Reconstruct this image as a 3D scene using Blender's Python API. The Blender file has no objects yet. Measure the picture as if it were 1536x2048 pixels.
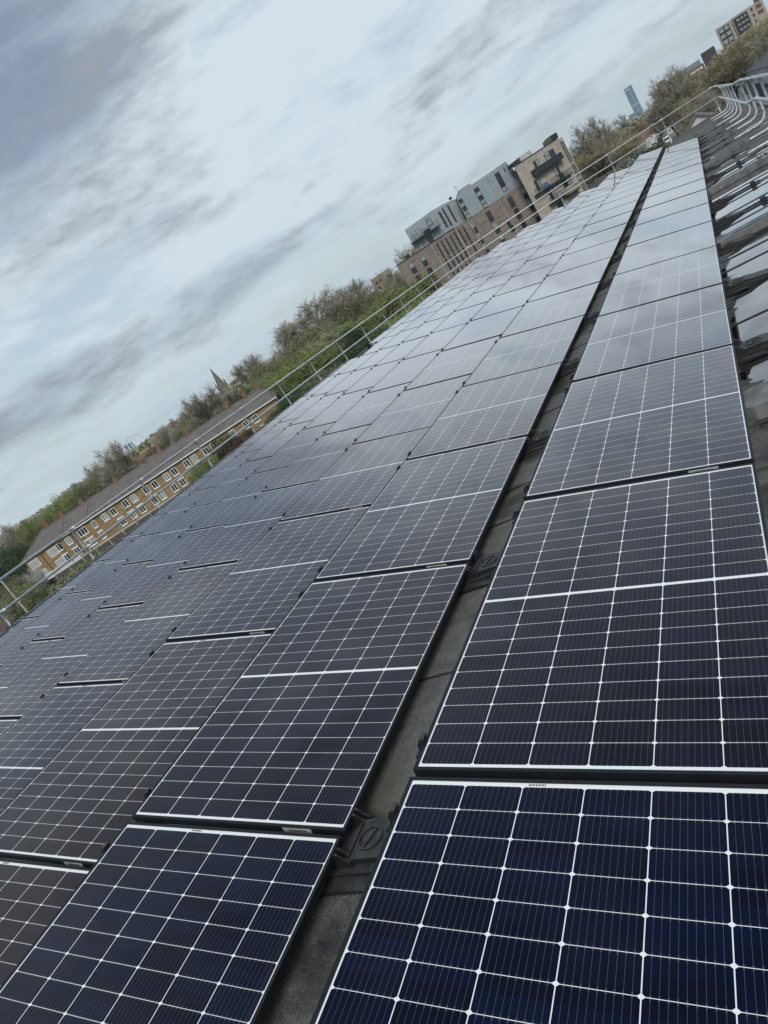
import bpy, math, random
from mathutils import Vector, Matrix, noise
scn = bpy.context.scene
# ------------------------------------------------------------------ camera
YAW, PITCH, ROLL = 0.580376188, -0.252615147, -0.579759713
CAM = Vector((1.46575443, -1.52352031, 1.58007944)); FPX = 1436.8144
FW = Vector((-math.sin(YAW)*math.cos(PITCH), math.cos(YAW)*math.cos(PITCH), math.sin(PITCH)))
RT = Vector((math.cos(YAW), math.sin(YAW), 0)); UP = RT.cross(FW)
c_, s_ = math.cos(ROLL), math.sin(ROLL)
R2 = c_*RT+s_*UP; U2 = -s_*RT+c_*UP
cd = bpy.data.cameras.new("camera"); cam = bpy.data.objects.new("camera", cd)
scn.collection.objects.link(cam); scn.camera = cam
M = Matrix((R2, U2, -FW)).transposed().to_4x4(); M.translation = CAM
cam.matrix_world = M
cd.sensor_fit = 'HORIZONTAL'; cd.sensor_width = 36; cd.lens = FPX/1536*36
cd.clip_start = 0.05; cd.clip_end = 9000
scn.render.resolution_x = 768; scn.render.resolution_y = 1024
FH = Vector((-math.sin(YAW), math.cos(YAW), 0))
GZ = -8.6          # ground level; roof membrane at ROOFZ
ROOFZ = -0.11

# ------------------------------------------------------------------ world
SUN_EL, SUN_AZ = math.radians(38), math.radians(150)   # azimuth from +Y towards +X
def build_world():
    w = bpy.data.worlds.new("World"); scn.world = w; w.use_nodes = True
    nt = w.node_tree; N = nt.nodes; L = nt.links; N.clear()
    out = N.new('ShaderNodeOutputWorld')
    sky = N.new('ShaderNodeTexSky'); sky.sky_type = 'NISHITA'; sky.sun_disc = False
    sky.sun_elevation = SUN_EL; sky.sun_rotation = SUN_AZ; sky.air_density = 1.0; sky.dust_density = 1.5
    bg1 = N.new('ShaderNodeBackground'); bg1.inputs[1].default_value = 0.070
    L.new(sky.outputs[0], bg1.inputs[0])
    tc = N.new('ShaderNodeTexCoord'); sep = N.new('ShaderNodeSeparateXYZ'); L.new(tc.outputs['Generated'], sep.inputs[0])
    def m(op, a, b=None, c=None, clamp=False):
        n = N.new('ShaderNodeMath'); n.operation = op; n.use_clamp = clamp
        for i, v in enumerate((a, b, c)):
            if v is None: continue
            if isinstance(v, (int, float)): n.inputs[i].default_value = v
            else: L.new(v, n.inputs[i])
        return n.outputs[0]
    z = m('ADD', m('MAXIMUM', sep.outputs[2], 0.0), 0.16)
    cb = N.new('ShaderNodeCombineXYZ'); L.new(m('DIVIDE', sep.outputs[0], z), cb.inputs[0]); L.new(m('DIVIDE', sep.outputs[1], z), cb.inputs[1])
    cv = N.new('ShaderNodeVectorMath'); cv.operation = 'MULTIPLY'; cv.inputs[1].default_value = (1, 1, 3.6); L.new(tc.outputs['Generated'], cv.inputs[0])
    def nz(vec, scale, det, rough, dist=0.0, off=(0, 0, 0)):
        n = N.new('ShaderNodeTexNoise'); n.inputs['Scale'].default_value = scale; n.inputs['Detail'].default_value = det
        n.inputs['Roughness'].default_value = rough; n.inputs['Distortion'].default_value = dist
        a = N.new('ShaderNodeVectorMath'); a.operation = 'ADD'; a.inputs[1].default_value = off
        L.new(vec, a.inputs[0]); L.new(a.outputs[0], n.inputs['Vector']); return n.outputs['Fac']
    def blob(az, el, ra, re):   # soft lump of cloud centred on a compass bearing and height
        az, el = math.radians(az), math.radians(el); d2 = None
        for k, c in enumerate((math.sin(az)*math.cos(el), math.cos(az)*math.cos(el), math.sin(el))):
            d = m('MULTIPLY', m('SUBTRACT', sep.outputs[k], c), 1/(re if k == 2 else ra)); d = m('MULTIPLY', d, d); d2 = d if d2 is None else m('ADD', d2, d)
        return m('POWER', 2.718, m('MULTIPLY', d2, -1.0))
    def ramp(v, lo, hi):
        n = N.new('ShaderNodeMapRange'); n.interpolation_type = 'SMOOTHSTEP'; L.new(v, n.inputs[0])
        n.inputs[1].default_value = lo; n.inputs[2].default_value = hi; return n.outputs[0]
    def acc(base, terms):
        for w_, a_ in terms: base = m('ADD', base, m('MULTIPLY', a_, w_))
        return base
    flat, puff = cb.outputs[0], cv.outputs[0]
    n1 = nz(flat, 1.3, 9, .56, .1, (3.1, 1.7, 0)); n2 = nz(puff, 3.2, 9, .58, .25, (4.3, 5.2, 1.0)); n3 = nz(puff, 9.0, 8, .64, .2, (1.3, 9.2, 0)); n5 = nz(puff, 26.0, 6, .62, .3, (7.3, 2.2, 3)); n4 = nz(flat, 3.2, 7, .6, .1, (6, 2, 0))
    cover = ramp(acc(n1, ((.5, m('SUBTRACT', n3, .5)), (.5, m('SUBTRACT', n2, .5)), (.12, blob(-20, 14, .3, .12)))), 0.38, 0.60)
    dark = acc(m('MULTIPLY', n2, .42), ((.30, n3), (.20, n4), (.08, n5), (.14, blob(-38, 23.5, .19, .085)), (-.02, blob(-29, 16, .09, .04)),
        (.13, blob(-46, 6.6, .22, .026)), (.10, blob(-31, 6.0, .14, .022)), (-.13, blob(-44, 9.8, .22, .022)), (-.11, blob(-28, 8.4, .12, .020)),
        (.07, blob(-10, 3.6, .12, .016)), (-.12, blob(-8, 5.4, .14, .016)), (-.11, blob(-17, 13, .16, .09)), (.09, blob(-14.5, 9.2, .02, .012)), (.07, blob(-25, 8.8, .02, .012)),
        (.05, blob(-36, 12.5, .08, .02)), (-.06, blob(-30, 3.0, .4, .03))))
    darkm = ramp(dark, 0.455, 0.645)
    cc = N.new('ShaderNodeMixRGB'); L.new(darkm, cc.inputs[0])
    cc.inputs[1].default_value = (0.450, 0.515, 0.560, 1); cc.inputs[2].default_value = (0.215, 0.245, 0.285, 1)
    bg2 = N.new('ShaderNodeBackground'); L.new(cc.outputs[0], bg2.inputs[0]); bg2.inputs[1].default_value = 1.0
    hz = N.new('ShaderNodeBackground'); hz.inputs[0].default_value = (0.375, 0.475, 0.535, 1)
    mx = N.new('ShaderNodeMixShader'); cov2 = m('ADD', m('MULTIPLY', cover, .46), .52, None, True)
    L.new(cov2, mx.inputs[0]); L.new(bg1.outputs[0], mx.inputs[1]); L.new(bg2.outputs[0], mx.inputs[2])
    mh = N.new('ShaderNodeMixShader'); low = m('MULTIPLY', m('SUBTRACT', 1.0, ramp(sep.outputs[2], 0.0, 0.10)), .60)
    L.new(low, mh.inputs[0]); L.new(mx.outputs[0], mh.inputs[1]); L.new(hz.outputs[0], mh.inputs[2])
    L.new(mh.outputs[0], out.inputs[0])
build_world()
sd = bpy.data.lights.new("sun", 'SUN'); sd.energy = 1.5; sd.angle = math.radians(22); sd.color = (1.0, 0.96, 0.9)
sun = bpy.data.objects.new("sun", sd); scn.collection.objects.link(sun)
sv = Vector((math.sin(SUN_AZ)*math.cos(SUN_EL), math.cos(SUN_AZ)*math.cos(SUN_EL), math.sin(SUN_EL)))
sun.rotation_euler = sv.to_track_quat('Z', 'Y').to_euler()
scn.view_settings.view_transform = 'Standard'; scn.view_settings.look = 'None'
scn.view_settings.exposure = 0.58; scn.view_settings.gamma = 1.0; scn.view_settings.use_curve_mapping = False

# ------------------------------------------------------------------ helpers
COL = scn.collection
class MB:
    def __init__(s): s.v = []; s.f = []; s.m = []; s.mats = []
    def mi(s, mat):
        if mat not in s.mats: s.mats.append(mat)
        return s.mats.index(mat)
    def face(s, pts, mat=None):
        b = len(s.v); s.v += [tuple(p) for p in pts]; s.f.append(tuple(range(b, b+len(pts)))); s.m.append(s.mi(mat) if mat else 0)
    def box(s, x0, x1, y0, y1, z0, z1, mat=None):
        b = len(s.v); k = s.mi(mat) if mat else 0
        s.v += [(x, y, z) for z in (z0, z1) for y in (y0, y1) for x in (x0, x1)]
        for q in ((0, 2, 3, 1), (4, 5, 7, 6), (0, 1, 5, 4), (2, 6, 7, 3), (0, 4, 6, 2), (1, 3, 7, 5)):
            s.f.append(tuple(b+i for i in q)); s.m.append(k)
    def prism(s, prof, a0, a1, axis='y', mat=None):
        """closed profile [(u,w)] extruded along axis; y: (u,w)=(x,z); x: (u,w)=(y,z); z: (u,w)=(x,y)"""
        k = s.mi(mat) if mat else 0; n = len(prof); b = len(s.v)
        P = {'y': lambda u, w, a: (u, a, w), 'x': lambda u, w, a: (a, u, w), 'z': lambda u, w, a: (u, w, a)}[axis]
        s.v += [P(u, w, a0) for u, w in prof]+[P(u, w, a1) for u, w in prof]
        for i in range(n):
            j = (i+1) % n; s.f.append((b+i, b+j, b+n+j, b+n+i)); s.m.append(k)
        s.f.append(tuple(b+i for i in reversed(range(n)))); s.m.append(k)
        s.f.append(tuple(b+n+i for i in range(n))); s.m.append(k)
    def tube(s, pts, r, n=8, mat=None, r2=None):
        k = s.mi(mat) if mat else 0; pts = [Vector(p) for p in pts]; rings = []
        m_ = len(pts)
        for i, p in enumerate(pts):
            d = (pts[min(i+1, m_-1)]-pts[max(i-1, 0)])
            if d.length < 1e-9: d = Vector((0, 0, 1))
            d.normalize(); a = d.cross(Vector((0, 0, 1)))
            if a.length < .05: a = d.cross(Vector((0, 1, 0)))
            a.normalize(); c = d.cross(a); rr = r if r2 is None else r+(r2-r)*i/max(m_-1, 1)
            b = len(s.v)
            for j in range(n):
                t = 2*math.pi*j/n; s.v.append(tuple(p+(a*math.cos(t)+c*math.sin(t))*rr))
            rings.append(b)
        for i in range(m_-1):
            for j in range(n):
                q = (j+1) % n; s.f.append((rings[i]+j, rings[i]+q, rings[i+1]+q, rings[i+1]+j)); s.m.append(k)
        s.f.append(tuple(rings[0]+j for j in range(n))); s.m.append(k)
        s.f.append(tuple(rings[-1]+j for j in reversed(range(n)))); s.m.append(k)
    def mesh(s, name, mat=None, smooth=False):
        me = bpy.data.meshes.new(name); me.from_pydata(s.v, [], s.f)
        ms = s.mats if s.mats else ([mat] if mat else [])
        for q in ms: me.materials.append(q)
        if s.mats: me.polygons.foreach_set('material_index', s.m)
        if smooth: me.polygons.foreach_set('use_smooth', [True]*len(me.polygons))
        me.update(); return me
    def build(s, name, mat=None, parent=None, loc=None, rotz=0, smooth=False, **kw):
        return link(name, s.mesh(name, mat, smooth), parent, loc, rotz, **kw)
def link(name, data, parent=None, loc=None, rotz=0, label=None, cat=None, group=None, kind=None):
    o = bpy.data.objects.new(name, data); COL.objects.link(o)
    if parent: o.parent = parent
    if loc is not None: o.location = loc
    if rotz: o.rotation_euler = (0, 0, rotz)
    tag(o, label, cat, group, kind); return o
def tag(o, label=None, cat=None, group=None, kind=None):
    if label: o['label'] = label
    if cat: o['category'] = cat
    if group: o['group'] = group
    if kind: o['kind'] = kind
def thing(name, label, cat, loc=(0, 0, 0), rotz=0, group=None):
    return link(name, None, None, loc, rotz, label, cat, group)
def copy_tree(o, parent=None):
    c = o.copy(); COL.objects.link(c)
    if parent: c.parent = parent
    for ch in list(o.children): copy_tree(ch, c)
    return c
def at(s, D, h=None):      # metres to the right / ahead of where the viewer stands -> world
    p = CAM+RT*s+FH*D; return Vector((p.x, p.y, GZ if h is None else CAM.z+h))
def ray(px, py): return (R2*((px-768)/FPX)-U2*((py-1024)/FPX)+FW)
def atpx(px, py, D):       # point seen at a spot of the view, D metres ahead
    d = ray(px, py); t = D/d.dot(FH); return CAM+d*t
def uv_plane(me, fn):
    uv = me.uv_layers.new(name='uv')
    for lp in me.loops: uv.data[lp.index].uv = fn(me.vertices[lp.vertex_index].co)

# ------------------------------------------------------------------ materials
class NT:
    def __init__(s, name):
        s.mat = bpy.data.materials.new(name); s.mat.use_nodes = True; s.nt = s.mat.node_tree
        s.N = s.nt.nodes; s.L = s.nt.links; s.p = s.N['Principled BSDF']
    def val(s, x, sock):
        if isinstance(x, (int, float)): sock.default_value = x
        elif isinstance(x, tuple): sock.default_value = x if len(x) == len(sock.default_value) else tuple(x)+(1,)
        else: s.L.new(x, sock)
    def m(s, op, a, b=None, c=None, clamp=False):
        n = s.N.new('ShaderNodeMath'); n.operation = op; n.use_clamp = clamp
        for i, v in enumerate((a, b, c)):
            if v is not None: s.val(v, n.inputs[i])
        return n.outputs[0]
    def mix(s, f, a, b, mode='MIX'):
        n = s.N.new('ShaderNodeMixRGB'); n.blend_type = mode; s.val(f, n.inputs[0]); s.val(a, n.inputs[1]); s.val(b, n.inputs[2]); return n.outputs[0]
    def coord(s, k='Object'): return s.N.new('ShaderNodeTexCoord').outputs[k]
    def noise(s, v, sc, det=4, rough=.55, dist=0.):
        n = s.N.new('ShaderNodeTexNoise'); s.L.new(v, n.inputs['Vector']); n.inputs['Scale'].default_value = sc
        n.inputs['Detail'].default_value = det; n.inputs['Roughness'].default_value = rough; n.inputs['Distortion'].default_value = dist
        return n.outputs['Fac']
    def ramp(s, v, lo, hi, smooth=True):
        n = s.N.new('ShaderNodeMapRange'); n.interpolation_type = 'SMOOTHSTEP' if smooth else 'LINEAR'
        s.L.new(v, n.inputs[0]); n.inputs[1].default_value = lo; n.inputs[2].default_value = hi; return n.outputs[0]
    def scale(s, v, xyz):
        n = s.N.new('ShaderNodeVectorMath'); n.operation = 'MULTIPLY'; s.L.new(v, n.inputs[0]); n.inputs[1].default_value = xyz; return n.outputs[0]
    def bump(s, h, dist, strength=1.):
        n = s.N.new('ShaderNodeBump'); s.L.new(h, n.inputs['Height']); n.inputs['Distance'].default_value = dist
        n.inputs['Strength'].default_value = strength; s.L.new(n.outputs[0], s.p.inputs['Normal'])
    def set(s, col=None, rough=None, metal=None, spec=None):
        if col is not None: s.val(col, s.p.inputs['Base Color'])
        if rough is not None: s.val(rough, s.p.inputs['Roughness'])
        if metal is not None: s.val(metal, s.p.inputs['Metallic'])
        if spec is not None: s.val(spec, s.p.inputs['Specular IOR Level'])
        return s.mat
def plain(name, col, rough=.7, metal=0., var=.25, sc=3., spec=.4, det=4):
    t = NT(name); n = t.noise(t.coord(), sc, det)
    c = t.mix(t.ramp(n, .25, .75), tuple(x*(1-var) for x in col), tuple(min(1, x*(1+var)) for x in col))
    return t.set(c, rough, metal, spec)

def mat_cells():
    t = NT('solar_cells'); uv = t.coord('UV'); sp = t.N.new('ShaderNodeSeparateXYZ'); t.L.new(uv, sp.inputs[0])
    u, v = sp.outputs[0], sp.outputs[1]
    W_, H_ = 1.134, 1.9133
    uu = t.m('SUBTRACT', u, W_/2); vv = t.m('ABSOLUTE', t.m('SUBTRACT', v, H_/2))
    cp, rp = 0.1832, 0.0922
    ci = t.m('ADD', t.m('DIVIDE', uu, cp), 3.0); cf = t.m('FRACT', ci)
    ri = t.m('DIVIDE', t.m('SUBTRACT', vv, 0.0075), rp); rf = t.m('FRACT', ri)
    du = t.m('MULTIPLY', t.m('MINIMUM', cf, t.m('SUBTRACT', 1.0, cf)), cp)      # distance to the column joint
    dv = t.m('MULTIPLY', t.m('MINIMUM', rf, t.m('SUBTRACT', 1.0, rf)), rp)
    incol = t.m('MULTIPLY', t.m('GREATER_THAN', ci, 0.0), t.m('LESS_THAN', ci, 6.0))
    inrow = t.m('MULTIPLY', t.m('GREATER_THAN', ri, 0.0), t.m('LESS_THAN', ri, 10.0))
    a = t.m('GREATER_THAN', du, 0.00145); b = t.m('GREATER_THAN', dv, 0.00085)
    ch = t.m('GREATER_THAN', t.m('ADD', t.m('MULTIPLY', du, .75), dv), 0.0074)
    cell = t.m('MULTIPLY', t.m('MULTIPLY', t.m('MULTIPLY', incol, inrow), t.m('MULTIPLY', a, b)), ch)
    # ten busbar wires per cell, running the long way
    bf = t.m('FRACT', t.m('ADD', t.m('MULTIPLY', cf, 10.0), 0.5)); bd = t.m('ABSOLUTE', t.m('SUBTRACT', bf, .5))
    wire = t.m('LESS_THAN', bd, 0.021)
    pad = t.m('MULTIPLY', t.m('LESS_THAN', bd, 0.075), t.m('LESS_THAN', t.m('ABSOLUTE', t.m('SUBTRACT', dv, 0.004)), 0.0026))
    wire = t.m('MAXIMUM', wire, pad)
    oi = t.N.new('ShaderNodeObjectInfo'); rnd = oi.outputs['Random']
    wn = t.N.new('ShaderNodeTexWhiteNoise'); wn.noise_dimensions = '3D'
    cb = t.N.new('ShaderNodeCombineXYZ'); t.L.new(t.m('FLOOR', ci), cb.inputs[0])
    t.L.new(t.m('FLOOR', t.m('DIVIDE', v, rp)), cb.inputs[1]); t.L.new(rnd, cb.inputs[2]); t.L.new(cb.outputs[0], wn.inputs[0])
    base = t.mix(oi.outputs['Alpha'], (0.0014, 0.0036, 0.0135), (0.0080, 0.0058, 0.0078))
    base = t.mix(wn.outputs[0], base, t.mix(1.0, base, (1.75, 1.75, 1.9), 'MULTIPLY'))
    dust = t.noise(t.coord('Object'), 2.2, 5, .6)
    rv = t.N.new('ShaderNodeVectorMath'); rv.operation = 'ADD'; t.L.new(t.coord('Object'), rv.inputs[0])
    rc = t.N.new('ShaderNodeCombineXYZ'); t.L.new(t.m('MULTIPLY', rnd, 37.), rc.inputs[0]); t.L.new(t.m('MULTIPLY', rnd, 91.), rc.inputs[1]); t.L.new(rc.outputs[0], rv.inputs[1])
    streak = t.noise(t.scale(rv.outputs[0], (1.3, 9, 1)), 2.0, 5, .65); spot = t.noise(rv.outputs[0], 17, 2, .5)
    film_glow = t.m('ADD', t.m('MULTIPLY', t.ramp(streak, .5, .75), .018), t.m('MULTIPLY', t.ramp(u, 1.07, 1.13), .06))  # dust streaks, plus the low edge's reflected glow painted as a paler strip
    film_glow = t.m('ADD', film_glow, t.m('MULTIPLY', t.ramp(spot, .80, .83), .35))
    base = t.mix(t.m('ADD', film_glow, t.m('MULTIPLY', t.ramp(dust, .45, .8), .02)), base, (.16, .155, .15))
    c1 = t.mix(wire, base, (0.085, 0.09, 0.10)); c2 = t.mix(cell, (0.74, 0.77, 0.78), c1)
    t.set(c2, .6, 0, 0.0)
    t.p.inputs['Sheen Weight'].default_value = .06; t.p.inputs['Sheen Roughness'].default_value = .45; t.p.inputs['Sheen Tint'].default_value = (1, .93, .93, 1)
    # anti-reflective glass: hardly any mirror image seen from above, a strong one at a grazing look
    lw = t.N.new('ShaderNodeLayerWeight'); lw.inputs['Blend'].default_value = .5
    refl = t.m('MINIMUM', .80, t.m('ADD', .005, t.m('MULTIPLY', t.m('POWER', lw.outputs['Facing'], 4.25), 1.65)))
    gl = t.N.new('ShaderNodeBsdfGlossy'); t.val(t.m('ADD', 0.03, t.m('MULTIPLY', t.ramp(dust, .4, .8), .06)), gl.inputs['Roughness'])
    gl.inputs['Color'].default_value = (1, .972, .975, 1)
    ms = t.N.new('ShaderNodeMixShader'); t.L.new(refl, ms.inputs[0]); t.L.new(t.p.outputs[0], ms.inputs[1]); t.L.new(gl.outputs[0], ms.inputs[2])
    t.L.new(ms.outputs[0], t.N['Material Output'].inputs[0])
    return t.mat
def mat_roof():
    t = NT('roof_felt'); co = t.coord('Object'); sp = t.N.new('ShaderNodeSeparateXYZ'); t.L.new(co, sp.inputs[0])
    x, y = sp.outputs[0], sp.outputs[1]
    fine = t.noise(co, 150, 3, .75); mid = t.noise(co, 9, 5, .6); big = t.noise(co, .9, 4, .6)
    c = t.mix(t.ramp(fine, .35, .7), (0.055, 0.058, 0.058), (0.215, 0.218, 0.215))
    c = t.mix(t.ramp(mid, .3, .75), c, t.mix(1.0, c, (.65, .65, .68), 'MULTIPLY'))
    moss = t.m('MULTIPLY', t.ramp(t.noise(co, 1.7, 6, .65), .50, .66), t.m('ADD', .25, t.m('MULTIPLY', fine, .5)))
    c = t.mix(moss, c, (0.085, 0.088, 0.030))
    # standing rain water collects on the walkway to the right of the rows
    zx = t.m('MULTIPLY', t.ramp(x, .95, 1.35), t.m('SUBTRACT', 1.0, t.ramp(x, 2.4, 2.9)))
    zy = t.m('MULTIPLY', t.ramp(y, .8, 2.2), t.m('SUBTRACT', 1.0, t.ramp(y, 14.8, 17.6)))
    wy = t.scale(co, (.55, 1, 1)); wn = t.m('ADD', t.noise(wy, 1.25, 7, .6), t.m('MULTIPLY', t.m('SUBTRACT', t.noise(co, 28, 3), .5), .05))
    wet0 = t.m('ADD', wn, t.m('MULTIPLY', t.m('MULTIPLY', zx, zy), .23))
    water = t.m('MULTIPLY', t.ramp(wet0, .585, .60), t.m('GREATER_THAN', x, .9)); damp = t.ramp(wet0, .47, .60)
    c = t.mix(damp, c, t.mix(1.0, c, (.35, .33, .32), 'MULTIPLY')); c = t.mix(water, c, (0.010, 0.009, 0.008))
    r = t.m('SUBTRACT', .85, t.m('ADD', t.m('MULTIPLY', damp, .40), t.m('MULTIPLY', water, .43)))
    t.set(c, r, 0, .5); h = t.m('MULTIPLY', fine, t.m('SUBTRACT', 1.0, water)); t.bump(h, .004, .6)
    t.val(t.m('MULTIPLY', water, 1.0), t.p.inputs['Coat Weight']); t.p.inputs['Coat Roughness'].default_value = .0; t.p.inputs['Coat IOR'].default_value = 1.75
    g_ = t.N.new('ShaderNodeNewGeometry'); t.L.new(g_.outputs['Normal'], t.p.inputs['Coat Normal'])
    return t.mat
def mat_brick(name, c1, c2, mortar, sc=1., patch=None):
    t = NT(name); co = t.coord('Object'); sp = t.N.new('ShaderNodeSeparateXYZ'); t.L.new(co, sp.inputs[0])
    cb = t.N.new('ShaderNodeCombineXYZ'); t.L.new(t.m('ADD', sp.outputs[0], sp.outputs[1]), cb.inputs[0]); t.L.new(sp.outputs[2], cb.inputs[1])
    b = t.N.new('ShaderNodeTexBrick'); t.L.new(cb.outputs[0], b.inputs[0]); b.inputs['Scale'].default_value = sc
    b.inputs['Color1'].default_value = c1+(1,); b.inputs['Color2'].default_value = c2+(1,); b.inputs['Mortar'].default_value = mortar+(1,)
    b.inputs['Mortar Size'].default_value = .012; b.inputs['Brick Width'].default_value = .45; b.inputs['Row Height'].default_value = .15
    n = t.noise(t.scale(co, (1, 1, 2.2)), .55, 6, .6)
    c = t.mix(t.ramp(n, .3, .72), b.outputs[0], t.mix(1.0, b.outputs[0], (patch or (.68, .66, .66)), 'MULTIPLY'))
    n2 = t.noise(t.scale(co, (1.5, 1.5, 9)), 1.3, 3)
    c = t.mix(t.m('MULTIPLY', t.ramp(n2, .4, .75), .35), c, t.mix(1.0, c, (1.35, 1.33, 1.3), 'MULTIPLY'))
    return t.set(c, .9, 0, .2)
def mat_tiles(name, c1, c2, row=.34):
    t = NT(name); co = t.coord('Object'); sp = t.N.new('ShaderNodeSeparateXYZ'); t.L.new(co, sp.inputs[0])
    f = t.m('FRACT', t.m('DIVIDE', sp.outputs[2], row)); g = t.ramp(f, 0, .35)
    n = t.noise(co, .8, 6, .65); n2 = t.noise(t.scale(co, (4, 4, 1)), 2.5, 3)
    c = t.mix(t.ramp(n, .3, .7), c1, c2); c = t.mix(t.m('MULTIPLY', t.m('SUBTRACT', 1.0, g), .8), c, (.03, .027, .027))
    c = t.mix(t.m('MULTIPLY', t.ramp(n2, .55, .8), .5), c, tuple(x*1.7 for x in c1))
    return t.set(c, .85, 0, .3)
def mat_shingle():
    t = NT('zinc_shingle'); co = t.coord('Object'); sp = t.N.new('ShaderNodeSeparateXYZ'); t.L.new(co, sp.inputs[0])
    a = t.m('DIVIDE', t.m('ADD', t.m('ADD', sp.outputs[0], sp.outputs[1]), sp.outputs[2]), .62)
    b = t.m('DIVIDE', t.m('SUBTRACT', t.m('ADD', sp.outputs[0], sp.outputs[1]), sp.outputs[2]), .62)
    fa = t.m('FRACT', a); fb = t.m('FRACT', b)
    line = t.m('MAXIMUM', t.m('LESS_THAN', fa, .12), t.m('LESS_THAN', fb, .12))
    wn = t.N.new('ShaderNodeTexWhiteNoise'); cb = t.N.new('ShaderNodeCombineXYZ'); t.L.new(t.m('FLOOR', a), cb.inputs[0]); t.L.new(t.m('FLOOR', b), cb.inputs[1]); t.L.new(cb.outputs[0], wn.inputs[0])
    c = t.mix(wn.outputs[0], (.23, .275, .305), (.285, .33, .36)); c = t.mix(t.m('MULTIPLY', line, .5), c, (.14, .17, .19))
    return t.set(c, .5, .2, .5)
def mat_leaf(name, c1, c2, c3=None, sc=.5):
    t = NT(name); g = t.N.new('ShaderNodeNewGeometry'); oi = t.N.new('ShaderNodeObjectInfo')
    n = t.noise(t.coord('Object'), sc, 3, .6); c = t.mix(t.ramp(n, .3, .7), c1, c2)
    c = t.mix(t.m('MULTIPLY', g.outputs['Random Per Island'], .55), c, c3 or tuple(x*1.5 for x in c2))
    hs = t.N.new('ShaderNodeHueSaturation'); t.L.new(c, hs.inputs['Color'])
    t.val(t.m('ADD', .8, t.m('MULTIPLY', oi.outputs['Random'], .4)), hs.inputs['Value'])
    t.val(t.m('ADD', .485, t.m('MULTIPLY', oi.outputs['Random'], .03)), hs.inputs['Hue'])
    t.set(hs.outputs[0], .7, 0, .25); return t.mat
def mat_ground():
    t = NT('town_ground'); co = t.coord('Object'); n = t.noise(co, .035, 8, .65); n2 = t.noise(co, .6, 5, .6)
    c = t.mix(t.ramp(n, .35, .6), (.035, .055, .018), (.065, .065, .06)); c = t.mix(t.ramp(n2, .4, .7), c, (.05, .075, .02))
    return t.set(c, .95, 0, .1)
def mat_galv():
    t = NT('galvanised_steel'); n = t.noise(t.coord('Object'), 14, 4, .6)
    c = t.mix(t.ramp(n, .3, .7), (.40, .44, .46), (.66, .70, .72)); return t.set(c, .45, .35, .5)
def mat_fence():
    t = NT('weathered_timber'); co = t.coord('Object'); sp = t.N.new('ShaderNodeSeparateXYZ'); t.L.new(co, sp.inputs[0])
    f = t.m('FRACT', t.m('MULTIPLY', sp.outputs[0], 7)); n = t.noise(co, 3, 4)
    c = t.mix(t.ramp(n, .3, .7), (.055, .052, .05), (.11, .10, .095)); c = t.mix(t.m('LESS_THAN', f, .15), c, (.02, .02, .02)); return t.set(c, .9)

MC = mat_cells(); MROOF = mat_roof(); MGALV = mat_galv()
MBLK = plain('black_anodised_frame', (.010, .012, .015), .5, 0, .2, 12, .25)
MFRT = plain('frame_top_face', (.030, .034, .040), .35, .5, .2, 12)
def mat_plastic():
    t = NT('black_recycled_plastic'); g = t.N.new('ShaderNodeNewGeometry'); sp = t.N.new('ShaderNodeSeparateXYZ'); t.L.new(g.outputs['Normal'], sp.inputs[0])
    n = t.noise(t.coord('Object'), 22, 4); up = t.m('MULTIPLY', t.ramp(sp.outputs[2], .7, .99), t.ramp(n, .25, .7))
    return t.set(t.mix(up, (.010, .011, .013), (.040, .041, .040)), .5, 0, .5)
MPLA = mat_plastic()
MSLAB = plain('grey_rubber_ballast', (.125, .128, .13), .75, 0, .4, 8)
MLAB = plain('silver_label', (.35, .36, .37), .5)
MINK = plain('label_ink', (.02, .02, .02), .6)
MSTOCK = mat_brick('yellow_stock_brick', (.31, .22, .115), (.215, .148, .075), (.28, .235, .16))
MBRN = mat_brick('brown_brick', (.235, .20, .175), (.165, .14, .122), (.26, .24, .22))
MBEI = mat_brick('beige_brick', (.38, .35, .30), (.275, .25, .215), (.40, .375, .34), patch=(.78, .76, .75))
MRED = mat_brick('red_brick', (.16, .085, .07), (.12, .065, .055), (.17, .13, .12))
MTILE = mat_tiles('grey_brown_tiles', (.105, .098, .096), (.165, .150, .143))
MTILR = mat_tiles('red_tiles', (.15, .085, .065), (.21, .115, .085))
MZINC = mat_shingle()
MWHT = plain('white_upvc', (.72, .74, .74), .5, 0, .05)
MREN = plain('white_render', (.50, .51, .52), .8, 0, .15, .6)
MGLS = plain('window_glass', (.018, .022, .026), .08, 0, .3, .5, .6)
MGLL = plain('curtained_glass', (.22, .25, .24), .15, 0, .4, 1.2, .6)
MDRK = plain('dark_grey_metal', (.025, .030, .038), .45, .3, .2)
MCON = plain('pale_concrete', (.36, .36, .35), .85, 0, .2, 2)
MCHIM = mat_brick('chimney_brick', (.20, .12, .075), (.14, .085, .055), (.2, .16, .12))
MPOT = plain('terracotta', (.26, .085, .055), .8, 0, .2)
MASPH = plain('asphalt', (.055, .057, .06), .9, 0, .25, 1.5)
MPAVE = plain('paving', (.16, .155, .15), .9, 0, .2, 1)
MNAVY = plain('navy_sign', (.012, .025, .10), .5, 0, .1)
MGRND = mat_ground(); MFEN = mat_fence()
MBARK = plain('bark', (.075, .062, .050), .95, 0, .3, 4)
MTWIG = mat_leaf('bare_twigs', (.24, .222, .170), (.30, .28, .215), (.38, .355, .285))
MTWG2 = mat_leaf('budding_twigs', (.24, .215, .125), (.30, .265, .16), (.35, .32, .20))
MGRN = mat_leaf('spring_leaves', (.125, .165, .050), (.18, .225, .075), (.26, .31, .12))
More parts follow.
